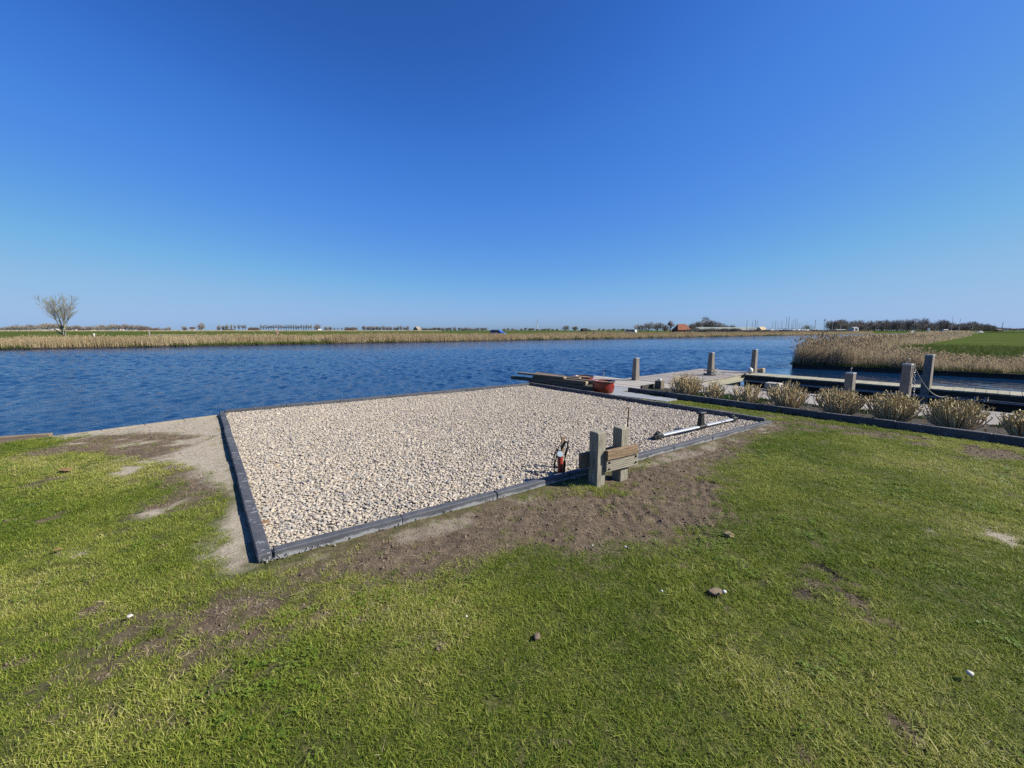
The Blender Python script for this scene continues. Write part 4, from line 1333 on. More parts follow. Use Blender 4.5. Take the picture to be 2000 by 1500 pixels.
# stump and bed end boards
q = ns(10.38, -6.0)
stp = empty('stump', (q[0], q[1], 0), ANG_N, 'dark square stump with pale top at the head of the hydrangea bed', 'stump')
b = MB(); b.bbox((0, 0, 0.10), (0.19, 0.19, 0.24), 0, 0.01); b.build('block', M['wood_tar'], stp)
b = MB(); b.lathe([(0.05, 0), (0.05, 0.03), (0.02, 0.045)], 10, (0.04, 0.02, 0.22)); b.build('cap', M['white'], stp)
b = MB(); c = ns(10.25, -6.22, 0.02); b.bbox(c, (0.85, 0.06, 0.16), ANG_N, 0.006)
tag(b.build('edge_board', M['wood_dark']), 'dark board closing the river end of the hydrangea bed', 'edging board')

# ================================================================== TIMBER PILE
def timber(p0, p1, z, w, h, label, m='wood_tar', roll=0.0):
    a = Vector((*p0, z)); c = Vector((*p1, z)); d = c - a
    root = empty('timber_beam', tuple((a + c) / 2), math.atan2(d.y, d.x), label, 'timber', 'old timbers piled beside the gravel pad')
    root.rotation_euler = (roll, 0, math.atan2(d.y, d.x))
    b = MB(); b.bbox((0, 0, 0), (d.length, w, h), 0, 0.008); b.build('beam', M[m], root)
    b = MB(); b.box((d.length / 2 + 0.001, 0, 0), (0.004, w * .86, h * .86)); b.build('cut_end', M['endgrain'], root)
    return root


timber(ns(8.52, -9.28)[:2], ns(8.62, -6.85)[:2], 0.06, 0.12, 0.11, 'lowest timber of the pile, right behind the pad kerb')
timber(ns(8.70, -9.05)[:2], ns(8.72, -6.72)[:2], 0.07, 0.15, 0.12, 'thick timber with a pale cut end beside the red pot')
timber(ns(8.50, -9.1)[:2], ns(8.66, -7.15)[:2], 0.175, 0.13, 0.10, 'dark timber lying on top of the pile')
timber(ns(8.60, -9.85)[:2], ns(9.02, -7.7)[:2], 0.235, 0.10, 0.05, 'long board jutting out over the river from the pile')
timber(ns(9.05, -9.6)[:2], ns(9.0, -8.35)[:2], 0.22, 0.16, 0.04, 'loose brown board tilted against the wide bowl', 'wood_brown', 0.25)
timber(ns(8.80, -9.0)[:2], ns(8.83, -7.0)[:2], 0.19, 0.13, 0.11, 'second thick timber of the pile, in front of the wide bowl')
timber(ns(8.42, -9.7)[:2], ns(8.60, -7.9)[:2], 0.265, 0.15, 0.05, 'wide flat board lying across the top of the timbers', 'wood_edge')
timber(ns(8.30, -9.9)[:2], ns(8.50, -8.4)[:2], 0.115, 0.10, 0.10, 'short dark timber at the river end of the pile')


# ================================================================== POTS
def pot(px, py, D, H, label, twig, bowl=False):
    x, y = at(px, py)
    root = empty('plant_pot', (x, y, -0.012), 0, label, 'pot', 'red glazed pots on the landing')
    r = D / 2
    b = MB()
    if bowl:
        b.lathe([(r * .55, 0.0), (r * .80, H * .35), (r * .92, H * .75), (r * .90, H * .95), (r * .86, H * .95), (r * .84, H * .8)], 32)
    else:
        b.lathe([(r * .72, 0.0), (r * .86, H * .14), (r * .93, H * .5), (r * .88, H * .86), (r * .90, H * .95), (r * .84, H * .95), (r * .82, H * .8)], 32)
    b.build('body', M['red_glaze'], root)
    b = MB(); b.lathe([(r * .90, H * .90), (r * 1.0, H * .93), (r * 1.01, H * .98), (r * .97, H * 1.0), (r * .85, H * .98), (r * .83, H * .88)], 32)
    b.build('rim', M['rim_glaze'], root)
    b = MB(); b.lathe([(r * .84, H * .84), (r * .5, H * (.93 if bowl else .90)), (0.01, H * (.97 if bowl else .91))], 24); b.build('soil', M['potsoil'], root)
    if twig:
        b = MB()
        b.tube([(-.02, 0, H * .85), (-.012, .005, H + .15), (0.012, 0, H + .33)], [.006, .004, .002], 5)
        b.tube([(-.014, .003, H + .10), (.03, .01, H + .2)], [.003, .0015], 4)
        b.build('twig', M['stem'], root)
    return root


pot(1178, 767, 0.60, 0.33, 'bright red pot with a single bare twig at the timber ends', True)
pot(1138, 751, 0.66, 0.27, 'wide dark red bowl half hidden behind the timbers', False, True)
b = MB(); x, y = at(1157, 757); b.bbox((x + .02, y + .05, .07), (.10, .12, .17), 0.4, .02)
tag(b.build('bottle', M['white']), 'small white container wedged between the two pots', 'container')

# ================================================================== POST STAND WITH BOARDS
def post_stand():
    cx, cy = at(1165, 951)
    ang = R(33)
    ux = Vector((math.cos(ang), math.sin(ang), 0)); uy = Vector((-ux.y, ux.x, 0))
    # nearest corner of the front post is the photographed corner
    w = 0.125
    root = empty('post_stand', (cx, cy, -0.01), ang, 'two grey wooden posts joined by a brown plank and a grooved board', 'wooden stand')
    # local frame: x along the boards, y away from the camera
    def wpost(x, y, h):
        b = MB(); b.bbox((x, y, h / 2 - 0.06), (w, w, h + 0.12), 0, 0.008)
        b.build('post', M['wood_old'], root)
    f = (w / 2 + .0, w / 2)
    wpost(w / 2, w / 2, 0.575)
    wpost(w / 2 + 0.345, w / 2 + 0.0, 0.575)
    # brown plank on the sunny face
    b = MB(); b.bbox((0.335, -0.026, 0.335), (0.47, 0.046, 0.098), 0, 0.004); b.build('plank', M['wood_brown'], root)
    # grooved decking board
    b = MB()
    x0, x1, y0, y1, z0, z1 = 0.105, 0.585, -0.034, -0.001, 0.155, 0.282
    n = 6; hh = (z1 - z0) / n
    prof = [(y1, z0), (y1, z1)]
    front = []
    for k in range(n):
        za = z0 + k * hh
        front += [(y0, za + 0.0015), (y0, za + hh - 0.0065), (y0 + 0.008, za + hh - 0.0055), (y0 + 0.008, za + hh - 0.0005)]
    ring = [(y1, z0)] + front + [(y1, z1)]
    b.loft([[Vector((x0, p[0], p[1])) for p in ring], [Vector((x1, p[0], p[1])) for p in ring]], True)
    b.build('grooved_board', M['wood_deck'], root)
    for x, z in ((0.14, 0.185), (0.14, 0.255), (0.545, 0.185), (0.545, 0.255)):
        b = MB(); Mx = Matrix.Rotation(math.pi / 2, 3, 'X')
        b.lathe([(0.011, 0.0), (0.011, 0.008), (0.004, 0.012)], 6, (x, y0 - 0.001, z), Mx, False)
        b.build('bolt', M['rust'], root)
    # boards on the shaded side
    b = MB(); b.bbox((0.20, w + 0.024, 0.26), (0.60, 0.045, 0.16), 0, 0.004); b.build('rear_board', M['wood_tar'], root)
    return root


post_stand()

# thin rod behind the stand
x, y = at(1222, 885)
b = MB(); b.tube([(x, y, -.03), (x + .008, y, .3), (x + .02, y, .60), (x + .008, y - .01, .615), (x - .03, y - .02, .585)], [.0085, .0085, .0075, .006, .005], 6)
tag(b.build('iron_rod', M['rust']), 'thin rusty hooked rod stuck in the gravel behind the posts', 'rod')

# ================================================================== RED CONDUIT, STAKE
x, y = at(1094, 924)
cd = empty('red_conduit', (x, y, 0), 0, 'short red pipe with pale round cap and black cable loops in the gravel', 'pipe')
b = MB(); b.tube([(0, 0, -.05), (0, 0.003, .08), (-.004, .006, .205)], .030, 16); b.build('pipe', M['red_pipe'], cd)
b = MB(); Mx = Matrix.Rotation(R(52), 3, 'X'); b.lathe([(0.034, -.03), (0.036, -.004), (0.036, .004), (0.033, .008), (0.002, .008)], 20, (-.005, -.004, .222), Mx, False); b.build('cap', M['cap_blue'], cd)
b = MB()
b.tube([(.005, .03, .02), (.0, .03, .2), (.02, .03, .29), (.055, .03, .355), (.085, .025, .352), (.082, .02, .29), (.058, .02, .21), (.05, .02, .12), (.046, .03, .0)], .0145, 8)
b.build('cable', M['black'], cd)
b = MB(); b.tube([(-.005, .03, .25), (-.04, .02, .27), (-.062, .015, .22), (-.066, .01, .1), (-.066, .01, -.02)], .009, 6); b.build('thin_cable', M['black'], cd)
b = MB(); b.tube([(-.02, .03, .30), (-.052, .015, .13), (-.06, .01, .06)], .007, 5); b.build('wire', M['black'], cd)
x, y = at(1095, 915)
b = MB(); b.box((x + .02, y + .05, .165), (.032, .024, .40), 0.3, tilt=(0.0, 0.04, 0))
tag(b.build('wooden_stake', M['wood_stake']), 'tan wooden stake behind the red pipe', 'stake')

# ================================================================== ROOF RACK BAR
def rack():
    a = Vector((*at(1281, 853, .05), .05)); c = Vector((*at(1436, 817, .06), .06))
    d = c - a; L = d.length; ang = math.atan2(d.y, d.x)
    mid = (a + c) / 2
    root = empty('roof_rack_bar', (mid.x, mid.y, 0.055), ang, 'silver roof bar with black clamp feet lying on the gravel', 'roof bar')

    def oval(x0, x1, w, h, name, m, z=0.0):
        b = MB(); n = 16
        ring = lambda x: [Vector((x, w / 2 * math.copysign(abs(math.cos(t)) ** .6, math.cos(t)), z + h / 2 * math.copysign(abs(math.sin(t)) ** .8, math.sin(t)))) for t in [2 * math.pi * k / n for k in range(n)]]
        b.loft([ring(x0), ring(x1)], True, True, True)
        return b.build(name, M[m], root)
    h = L / 2
    oval(-h + .14, -.02, .075, .034, 'bar', 'alu'); oval(.16, h - .10, .075, .034, 'bar', 'alu')
    oval(.42 * h + .14, .42 * h + .158, .080, .040, 'band', 'black'); oval(.42 * h + .24, .42 * h + .258, .080, .040, 'band', 'black')
    oval(-.03, .17, .086, .050, 'sleeve', 'black')
    # upright foot
    b = MB(); b.bbox((.05, .005, .115), (.125, .075, .20), 0, .012, taper=.72); b.build('foot', M['black'], root)
    b = MB(); b.bbox((.055, .005, .222), (.17, .085, .028), 0, .01); b.bbox((.11, .0, .212), (.05, .06, .02), 0, .006); b.build('foot_pad', M['black'], root)
    # clamps at both ends
    for sx, nm in ((-1, 'clamp'), (1, 'clamp')):
        b = MB()
        x = sx * (h - .06)
        b.bbox((x, 0, .012), (.16, .10, .06), 0, .014, taper=.75)
        b.bbox((x + sx * .07, .01, -.012), (.10, .075, .03), .15, .008)
        b.tube([(x - .03, .03, .03), (x - .01, .02, .062), (x + .04, .01, .052)], .012, 6)
        b.tube([(x + sx * .05, -.03, .02), (x + sx * .12, -.02, .015), (x + sx * .15, .0, -.01)], .009, 6)
        b.build(nm, M['black'], root)


rack()

# small bits on the lawn and gravel
def small(name, px, py, me, s, rz, label, cat, z=0.01, flat=1.0):
    x, y = at(px, py)
    inst(name, me, None, (x, y, z), (0.1, 0.05, rz), (s, s, s * flat), label=label, cat=cat)


shellm = [rock_mesh('white_stone_mesh_%d' % k, 2, 800 + k, .6, M['shell']) for k in range(3)]
clodm = rock_mesh('soil_lump_mesh', 2, 820, .45, M['clod'], .6, False)
M['turf'] = mat('dry_turf', (0.40, 0.33, 0.16), (0.27, 0.22, 0.10), 40, 0.95)
turfm = rock_mesh('turf_mesh', 2, 822, .5, M['turf'], .9, False)
leafm = rock_mesh('leaf_mesh', 1, 830, .12, M['drygrass'], .5, False)
small('white_stone', 1893, 1324, shellm[0], .035, .4, 'white stone lying in the lawn at the right, nearest the camera', 'stone', .025)
small('white_stone', 1414, 1161, shellm[1], .030, 1.2, 'white stone beside the brown soil lump', 'stone', .02)
small('soil_lump', 1396, 1153, clodm, .09, .3, 'flat brown soil lump in the grass right of centre', 'clod', -.006)
small('white_stone', 1221, 1073, shellm[2], .028, 2, 'white stone at the lower edge of the bare soil', 'stone', .02)
small('white_stone', 1292, 1160, shellm[0], .020, 2.2, 'small white stone in the grass left of the brown soil lump', 'stone', .02)
small('white_stone', 1157, 1070, shellm[1], .016, .2, 'tiny pale stone where the soil meets the grass below the post stand', 'stone', .02)
small('white_shell', 255, 1209, shellm[1], .030, .2, 'white shell lying in the grass at lower left', 'shell', .02, .4)
small('white_stone', 911, 1210, shellm[2], .018, .9, 'small white stone in the grass below the centre', 'stone', .02)
small('turf_lump', 1424, 1044, turfm, .10, 2.2, 'dry yellowish turf lump at the end of the tyre tracks', 'clod', -.005)
small('soil_lump', 1048, 1243, clodm, .05, 1.3, 'small brown soil crumb in the grass below the centre', 'clod', .0)
small('dry_leaf', 520, 1028, leafm, .075, .5, 'largest brown dead leaf on the gravel near the front corner', 'leaf', .04)
small('dry_leaf', 538, 1008, leafm, .04, 1.5, 'small brown dead leaf on the gravel above the larger one', 'leaf', .04)
small('bark_scrap', 130, 920, leafm, .13, .1, 'orange brown scrap of bark in the grass at the left', 'bark', .02)
small('orange_scrap', 114, 1077, leafm, .05, .6, 'orange scrap beside the sandy patch at the left', 'scrap', .02)

# ================================================================== FAR THINGS
def branch_tree(seed, H, spread, levels, r0, trunk_h, nb=4, tw=0.03, up=0.35, nstem=1, droop=0.0, ttop=0.25):
    """real branching: returns (trunk MB, crown MB)"""
    rg = random.Random(seed)
    tr = MB(); cr = MB()

    def grow(p, d, L, r, lv):
        n = 3
        pts = [p]; q = p
        for k in range(n):
            d = (d + Vector((rg.gauss(0, .12), rg.gauss(0, .12), up * .25 - droop * .1 * lv))).normalized()
            q = q + d * (L / n); pts.append(q)
        rr = [max(tw, r * (1 - .45 * k / n)) for k in range(n + 1)]
        (tr if lv < 2 else cr).tube(pts, rr, 5 if lv < 2 else 3, caps=False, smooth=True)
        if lv >= levels: return
        m = nb + (1 if lv > 0 else 0)
        for k in range(m):
            t = rg.uniform(.35, 1.0) if lv else rg.uniform(.55, 1.0)
            i = min(n - 1, int(t * n)); bp = pts[i].lerp(pts[i + 1], t * n - i)
            a = rg.uniform(0, 6.283); e = rg.uniform(.35, .85) * spread
            side = d.cross(Vector((math.cos(a), math.sin(a), .1))).normalized()
            nd = (d * math.cos(e) + side * math.sin(e)).normalized()
            grow(bp, nd, L * rg.uniform(.55, .8), r * .5, lv + 1)
    for s_ in range(nstem):
        a = s_ * 2.4
        grow(Vector((0.25 * math.cos(a) * (nstem > 1), 0.25 * math.sin(a) * (nstem > 1), -.1)), Vector((rg.gauss(0, .1) + .25 * math.cos(a) * (nstem > 1), rg.gauss(0, .1) + .25 * math.sin(a) * (nstem > 1), 1)).normalized(), trunk_h, r0, 0)
    return tr, cr


def norm_tree(tr, cr, H, W=None):
    zs = max(v[2] for v in tr.v + cr.v); xs = max(abs(v[0]) for v in tr.v + cr.v)
    k = H / zs; kw = k if W is None else (W / 2) / xs
    for mb in (tr, cr): mb.v = [(v[0] * kw, v[1] * kw, v[2] * k) for v in mb.v]


def twig_crown(seed, W, H, base, n, size, lumps=6, tall=False):
    """crown of many thin twig slivers filling several lumps (unit tree, far away)"""
    rg = random.Random(seed); mb = MB()
    L = []
    for _ in range(lumps):
        a = rg.uniform(0, 6.283); rr = rg.uniform(0, .32)
        L.append((rr * math.cos(a) * W, rr * math.sin(a) * W, base + (H - base) * rg.uniform(.3, .72), W * rg.uniform(.2, .34), (H - base) * rg.uniform(.25, .40)))
    L.append((0, 0, base + (H - base) * .55, W * .34, (H - base) * .46))
    for _ in range(n):
        c = rg.choice(L)
        while True:
            p = Vector((rg.uniform(-1, 1), rg.uniform(-1, 1), rg.uniform(-1, 1)))
            if .25 < p.length < 1: break
        q = Vector((c[0] + p.x * c[3], c[1] + p.y * c[3], c[2] + p.z * c[4]))
        d = (Vector((p.x, p.y, p.z * .6 + .9)) + Vector((rg.gauss(0, .4), rg.gauss(0, .4), rg.gauss(0, .4)))).normalized() * size * rg.uniform(.7, 1.7)
        sd = d.cross(Vector((rg.gauss(0, 1), rg.gauss(0, 1), rg.gauss(0, 1)))).normalized() * size * rg.uniform(.05, .12)
        mb.add([q - sd, q + sd, q + d], [(0, 1, 2)])
    return mb


def trunk_mb(seed, H, r, base, W):
    rg = random.Random(seed); mb = MB()
    mb.tube([(0, 0, -.3), (rg.gauss(0, .1), rg.gauss(0, .1), base), (rg.gauss(0, .2), 0, H * .75)], [r, r * .8, r * .2], 5)
    for k in range(6):
        a = rg.uniform(0, 6.283); z = base + (H - base) * rg.uniform(0, .4)
        mb.tube([(0, 0, z), (math.cos(a) * W * .2, math.sin(a) * W * .2, z + H * .16), (math.cos(a) * W * .3, math.sin(a) * W * .3, z + H * .32)], [r * .5, r * .35, r * .12], 4)
    return mb


# the willow on the far bank
Yw = 92.0; xw = along(124, Yw)
will = empty('willow_tree', (xw, Yw, -0.05), 0, 'large bare many-stemmed willow alone on the far bank', 'tree')
def willow(seed):
    rg = random.Random(seed); tr = MB(); cr = MB()

    def limb(p, d, L, r0, r1, n, mb, sides=5, bend=.22):
        pts = [p]; q = p
        for k in range(n):
            d = (d + Vector((rg.gauss(0, .07), rg.gauss(0, .07), bend))).normalized()
            q = q + d * (L / n); pts.append(q)
        mb.tube(pts, [r0 + (r1 - r0) * k / n for k in range(n + 1)], sides, caps=False)
        return pts
    stems = [limb(Vector((x, 0, -.2)), Vector((x * .35, 0, 1)), h, .13, .09, 4, tr, 7, .3) for x, h in ((-.12, 2.3), (.16, 2.6))]
    for k in range(15):
        st = stems[k % 2]; p = st[2].lerp(st[4], rg.uniform(.1, 1.0))
        a = k * 2.4 + rg.uniform(-.3, .3); e = rg.uniform(.05, .62)
        d = Vector((math.cos(a) * math.sin(e), math.sin(a) * math.sin(e), math.cos(e)))
        L = rg.uniform(5.2, 7.0) * (1.0 - .28 * e)
        lp = limb(p, d, L, .048, .015, 6, tr, 5, .12)
        for j in range(14):
            t = rg.uniform(.22, 1.0) * 6; i = min(5, int(t)); bp = lp[i].lerp(lp[i + 1], t - i)
            dd = (lp[i + 1] - lp[i]).normalized()
            b2 = rg.uniform(0, 6.283); sd = dd.cross(Vector((math.cos(b2), math.sin(b2), .2))).normalized()
            bl = rg.uniform(.9, 2.3) * (1.1 - .09 * t)
            bpts = limb(bp, (dd + sd * rg.uniform(.4, .9)).normalized(), bl, .018, .009, 3, cr, 3, .15)
            for m_ in range(6):
                i2 = rg.randint(0, 2); tp = bpts[i2].lerp(bpts[i2 + 1], rg.random())
                d2 = ((bpts[i2 + 1] - bpts[i2]).normalized() + Vector((rg.gauss(0, .5), rg.gauss(0, .5), .25))).normalized() * rg.uniform(.4, .95)
                cr.tube([tp, tp + d2], [.009, .005], 3, caps=False)
    return tr, cr


tr, cr = willow(15)
norm_tree(tr, cr, 10.2, 7.6)
tr.tube([(0, .0, .4), (-1.0, 0, 1.1), (-2.2, .1, 2.0)], [.16, .13, .08], 6)
tr.build('trunk', M['bark_willow'], will); cr.build('crown', M['twig_willow'], will)

# kinds of far trees (unit meshes, about 10 m)
far_kinds = []
for k in range(6):
    W, H, base = 9 + (k % 3) * 1.5, 10, 0.4
    c = twig_crown(900 + k, W, H, base, 1000, 1.3, 7)
    t = trunk_mb(900 + k, H, .35, base, W)
    far_kinds.append((t.mesh('trunk', M['bark']), c.mesh('crown', M['twig'])))
pop_kinds = []
for k in range(3):
    c = twig_crown(930 + k, 4.0, 13, 2.4, 200, 1.5, 3)
    t = trunk_mb(930 + k, 13, .28, 3.5, 4)
    pop_kinds.append((t.mesh('trunk', M['bark']), c.mesh('crown', M['twig'])))
bush_kinds = []
for k in range(3):
    c = twig_crown(950 + k, 9, 5, 0.2, 800, 1.1, 6)
    bush_kinds.append(c.mesh('bush', M['twig']))


def far_tree(px, hpx, wpx, Y, label, group=None, kind=None, name='tree', kinds=far_kinds, refH=10.0, refW=10.0, base_y=None):
    H = hpx / FPX * Y; W = wpx / FPX * Y
    rz = random.uniform(0, 6.28)
    root = empty(name, (along(px, Y), Y, -0.05), rz, label, 'tree', group)
    t, c = kinds[(kind if kind is not None else random.randrange(99)) % len(kinds)]
    root.scale = (W / refW, W / refW, H / refH)
    inst('trunk', t, root); inst('crown', c, root)
    return root


# left horizon
def seg(x, parts):
    for lim, lab, grp in parts:
        if x < lim: return lab, grp
    return parts[-1][1:]


rg = random.Random(77)
hts = [(0, 9), (30, 13), (60, 12), (90, 15), (120, 14), (160, 10), (215, 13), (250, 14), (265, 12), (300, 7), (340, 7)]
x = -6
while x < 338:
    h = float(np.interp(x, [p[0] for p in hts], [p[1] for p in hts])) * rg.uniform(.75, 1.1)
    far_tree(x, h, h * rg.uniform(1.1, 1.6), rg.uniform(820, 940), *seg(x, ((70, 'hazy low bare tree at the far left horizon before the willow', 'trees left of the willow'), (165, 'hazy bare tree showing behind the bare willow and pale shed', 'trees behind the willow'), (232, 'low bare tree above the right end of the long pale shed', 'trees above the long shed'), (285, 'rounded bare tree beside the small white gabled house at left', 'trees by the white gabled house'), (400, 'small low tree by the dark houses before the dense round tree', 'trees by the dark houses'))))
    x += rg.uniform(5.5, 10)
far_tree(360, 10, 13, 800, 'small spreading bare tree just left of the dense round tree')
far_tree(394, 16, 17, 780, 'dense round dark tree standing clear on the left horizon')
for px in (428, 436, 443): far_tree(px, 10 + (px % 3), 9, 820, 'thin bare tree right after the dense round tree', 'trees after the dense round tree')
for px in (452, 459, 467, 474, 479): far_tree(px, 13, 6, 800, 'slender bare tree in the short grey row', 'short grey row of slender trees', None, 'poplar_tree', pop_kinds, 13, 4.2)
for px in (490, 500): far_tree(px, 8, 12, 850, 'low reddish bare tree left of the long poplar row', 'low trees left of the long row')
for k in range(21): far_tree(510 + k * 4.9, 12.5 + rg.uniform(-.6, .6), 5.2, 860, 'slim bare poplar in the long even row on the horizon', 'long even row of poplars', None, 'poplar_tree', pop_kinds, 13, 4.2)
far_tree(620, 13, 16, 760, 'dense brownish round tree at the right end of the long poplar row')
for px in (636, 645): far_tree(px, 9, 11, 800, 'small pale tree beside the white barn roof', 'pale trees by the white roof')
for px in (653, 660, 668): far_tree(px, 7, 5, 900, 'tiny thin bare tree on the open horizon', 'tiny thin trees on the open horizon', None, 'poplar_tree', pop_kinds, 13, 4.2)
for px in (676, 688, 696): far_tree(px, 8, 8, 800, 'small tree around the low farmhouse', 'trees around the low farmhouse')
x = 711
while x < 800:
    far_tree(x, rg.uniform(7, 11), rg.uniform(7, 12), 820, 'bare tree in the middle tree line left of the gabled house', 'trees of the middle tree line'); x += rg.uniform(5, 8)
x = 818
while x < 950:
    far_tree(x, rg.uniform(5.5, 8), rg.uniform(8, 14), 900, *seg(x, ((880, 'low bare tree in the hedge line just right of the gabled house', 'hedge line by the gabled house'), (960, 'low bare tree in the hedge line left of the blue car', 'hedge line left of the blue car')))); x += rg.uniform(6, 9)
x = 985
while x < 1090:
    far_tree(x, rg.uniform(3.5, 6.5), rg.uniform(7, 12), 1000, 'tiny distant tree near the wind turbine', 'tiny trees near the wind turbine'); x += rg.uniform(6, 10)
far_tree(1104, 10.5, 17, 700, 'round grey tree left of the black barn')
far_tree(1123, 10, 19, 690, 'broad brownish tree directly behind the black barn')
x = 1150
while x < 1240:
    far_tree(x, rg.uniform(3, 5), rg.uniform(7, 12), 1100, 'very small distant tree between the black barn and the white van', 'distant trees by the white van'); x += rg.uniform(7, 11)
for px, h, w in ((1250, 14, 24), (1266, 18, 26), (1284, 17, 26), (1298, 15, 20)):
    far_tree(px, h, w, 400, 'broad bare tree in the clump left of the red roofed barn', 'clump left of the red barn')
t_, c_ = branch_tree(31, 10, .8, 4, .3, 3.6, 4, .05, .4, 2)
norm_tree(t_, c_, 24 / FPX * 380, 20 / FPX * 380)
o = empty('bare_tree', (along(1309, 380), 380, -.05), 0, 'tall open bare tree with two stems left of the red barn', 'tree')
t_.build('trunk', M['bark'], o); c_.build('crown', M['twig'], o)
for px, h, w, Y in ((1352, 17, 24, 395), (1364, 21, 24, 400), (1379, 27, 30, 405), (1393, 21, 26, 400), (1408, 16, 22, 405), (1416, 13, 18, 410)):
    far_tree(px, h, w, Y, 'dark bare tree in the big clump behind the pale long shed', 'big clump behind the pale shed')
for px in (1404, 1428, 1432): far_tree(px, 19 if px == 1404 else 14, 7, 430, 'thin tree rising above the long shed roof', 'thin trees above the shed', None, 'poplar_tree', pop_kinds, 13, 4.2)


# the wood on the right, tree by tree
x = 1622
while x < 1938:
    h = float(np.interp(x, [1622, 1645, 1700, 1760, 1800, 1850, 1900, 1925, 1940], [19, 21, 20, 21, 23, 20, 20, 17, 10])) * rg.uniform(.62, 1.10)
    far_tree(x, h, rg.uniform(16, 26), rg.uniform(430, 520), *seg(x, ((1655, 'bare tree at the left end of the right wood by the cabin', 'wood by the cabin'), (1700, 'bare tree of the right wood just behind the white cabin', 'wood behind the cabin'), (1760, 'bare tree in the middle of the right wood over open reeds', 'middle of the right wood'), (1825, 'tall bare tree of the right wood behind the pale square sign board', 'wood behind the sign board'), (1870, 'bare tree of the right wood behind the white motor cruiser', 'wood behind the cruiser'), (1950, 'bare tree of the right wood behind the low moored boats', 'wood behind the low boats'))))
    x += rg.uniform(3.2, 5.2)
for px, h, w in ((1908, 14, 26), (1926, 15, 24), (1936, 10, 16)):
    o = empty('willow_bush', (along(px, 420), 420, -.05), rg.uniform(0, 6), 'olive green bushy tree at the right end of the long wood', 'bush', 'olive bushes at the end of the wood')
    c = twig_crown(960 + px, w / FPX * 420, h / FPX * 420, .5, 700, 1.0, 5); c.build('crown', M['twig_willow'], o)
b = twig_crown(971, 22 / FPX * 360, 15 / FPX * 360, .3, 900, .8, 6)
o = b.build('spring_willow', M['leaf_spring']); o.location = (along(1578, 360), 360, -.05); tag(o, 'yellow green round willow among the boat masts', 'tree')
# hedges before the shed and marina
x = 1346
while x < 1640:
    Yh = rg.uniform(322, 338)
    o = inst('hedge_bush', bush_kinds[rg.randrange(3)], None, (along(x, Yh), Yh, -.1), (0, 0, rg.uniform(0, 6)), (.8, .8, rg.uniform(.42, .72) if x < 1440 else rg.uniform(.26, .46)))
    lb = seg(x, ((1445, 'olive bush in the low hedge before the long pale shed', 'hedge before the pale shed'), (1500, 'olive bush in the low hedge by the tan canvas shed', 'hedge by the canvas shed'), (1570, 'olive bush in the low hedge before the boats ashore', 'hedge before the boats'), (1700, 'olive bush in the low hedge right of the spring willow', 'hedge right of the spring willow')))
    tag(o, lb[0], 'bush', lb[1])
    x += rg.uniform(6, 12)
# far right low woods
for px in (1952, 1966, 1980, 1992, 2004):
    far_tree(px, rg.uniform(4, 7), 20, 1100, 'faint distant tree at the far right horizon', 'faint trees at the right horizon')


def house(name, px, Y, wpx, hpx, wallm, roofm, label, cat='house', dpx=None, rz=0.2, roof_frac=.5, win=0, hip=False):
    W = wpx / FPX * Y; H = hpx / FPX * Y; D = (dpx / FPX * Y) if dpx else W * .6
    root = empty(name, (along(px, Y), Y, -.05), rz, label, cat)
    hw = H * (1 - roof_frac)
    b = MB(); b.box((0, 0, hw / 2), (W, D, hw)); b.build('wall', M[wallm], root)
    b = MB(); ov = .25
    x0, x1, y0, y1 = -W / 2 - ov, W / 2 + ov, -D / 2 - ov, D / 2 + ov
    i = W * .22 if hip else 0
    vs = [(x0, y0, hw), (x1, y0, hw), (x1, y1, hw), (x0, y1, hw), (x0 + i, 0, H), (x1 - i, 0, H)]
    b.add(vs, [(0, 1, 5, 4), (2, 3, 4, 5), (1, 2, 5), (3, 0, 4), (3, 2, 1, 0)])
    b.build('roof', M[roofm], root)
    for k in range(win):
        b = MB(); b.box((-W / 2 + W * (k + .5) / win, -D / 2 - .03, hw * .55), (W / win * .45, .06, hw * .45)); b.build('window', M['glass'], root)
    return root


house('barn', 1331, 366, 27, 15.5, 'wall_red', 'brick', 'red tiled barn with huge low roof beyond the river', 'barn', 24, .12, .74, 3, True)
# long pale shed
house('shed', 1392, 372, 62, 9.5, 'wall_pale', 'sheet', 'long pale green roofed shed before the tree clump', 'shed', 24, -.06, .62, 6)
house('shed', 1442, 400, 62, 9, 'wall_pale', 'sheet', 'long grey flat shed behind the first masts', 'shed', 20, -.05, .6, 4)
house('tent_shed', 1487, 345, 17, 10.5, 'wall_pale', 'canvas', 'tan canvas roofed shed beside the boat masts', 'shed', 14, .5, .75, 1)
house('barn', 1141, 640, 11, 6.0, 'wall_black', 'wall_black', 'small black barn right of the round grey tree', 'barn', 10, .3, .5)
house('house', 815, 790, 12, 9, 'wall_tan', 'wall_tan', 'pale gabled house in the middle tree line', 'house', 10, 1.2, .6)
house('barn', 625, 720, 6, 4.2, 'white', 'white', 'tiny bright white barn at the right end of the poplar row', 'barn', 6, .4, .5)
house('farmhouse', 684, 760, 16, 7, 'wall_red', 'roof_dark', 'low dark roofed farmhouse among small trees', 'house', 10, .1, .6, 2)
house('farmhouse', 496, 800, 18, 6.5, 'wall_red', 'roof_dark', 'low brown farmhouse left of the long poplar row', 'house', 10, .1, .6, 2)
house('farm_shed', 447, 780, 18, 4, 'wall_pale', 'roof_dark', 'low pale farm shed below the short grey row', 'shed', 10, .05, .5)
house('farm_shed', 160, 770, 46, 4.5, 'wall_pale', 'roof_dark', 'long low pale shed behind the bare willow', 'shed', 10, .03, .4, 5)
house('house', 147, 765, 7, 7, 'white', 'roof_dark', 'small white house right of the bare willow', 'house', 7, .3, .5, 1)
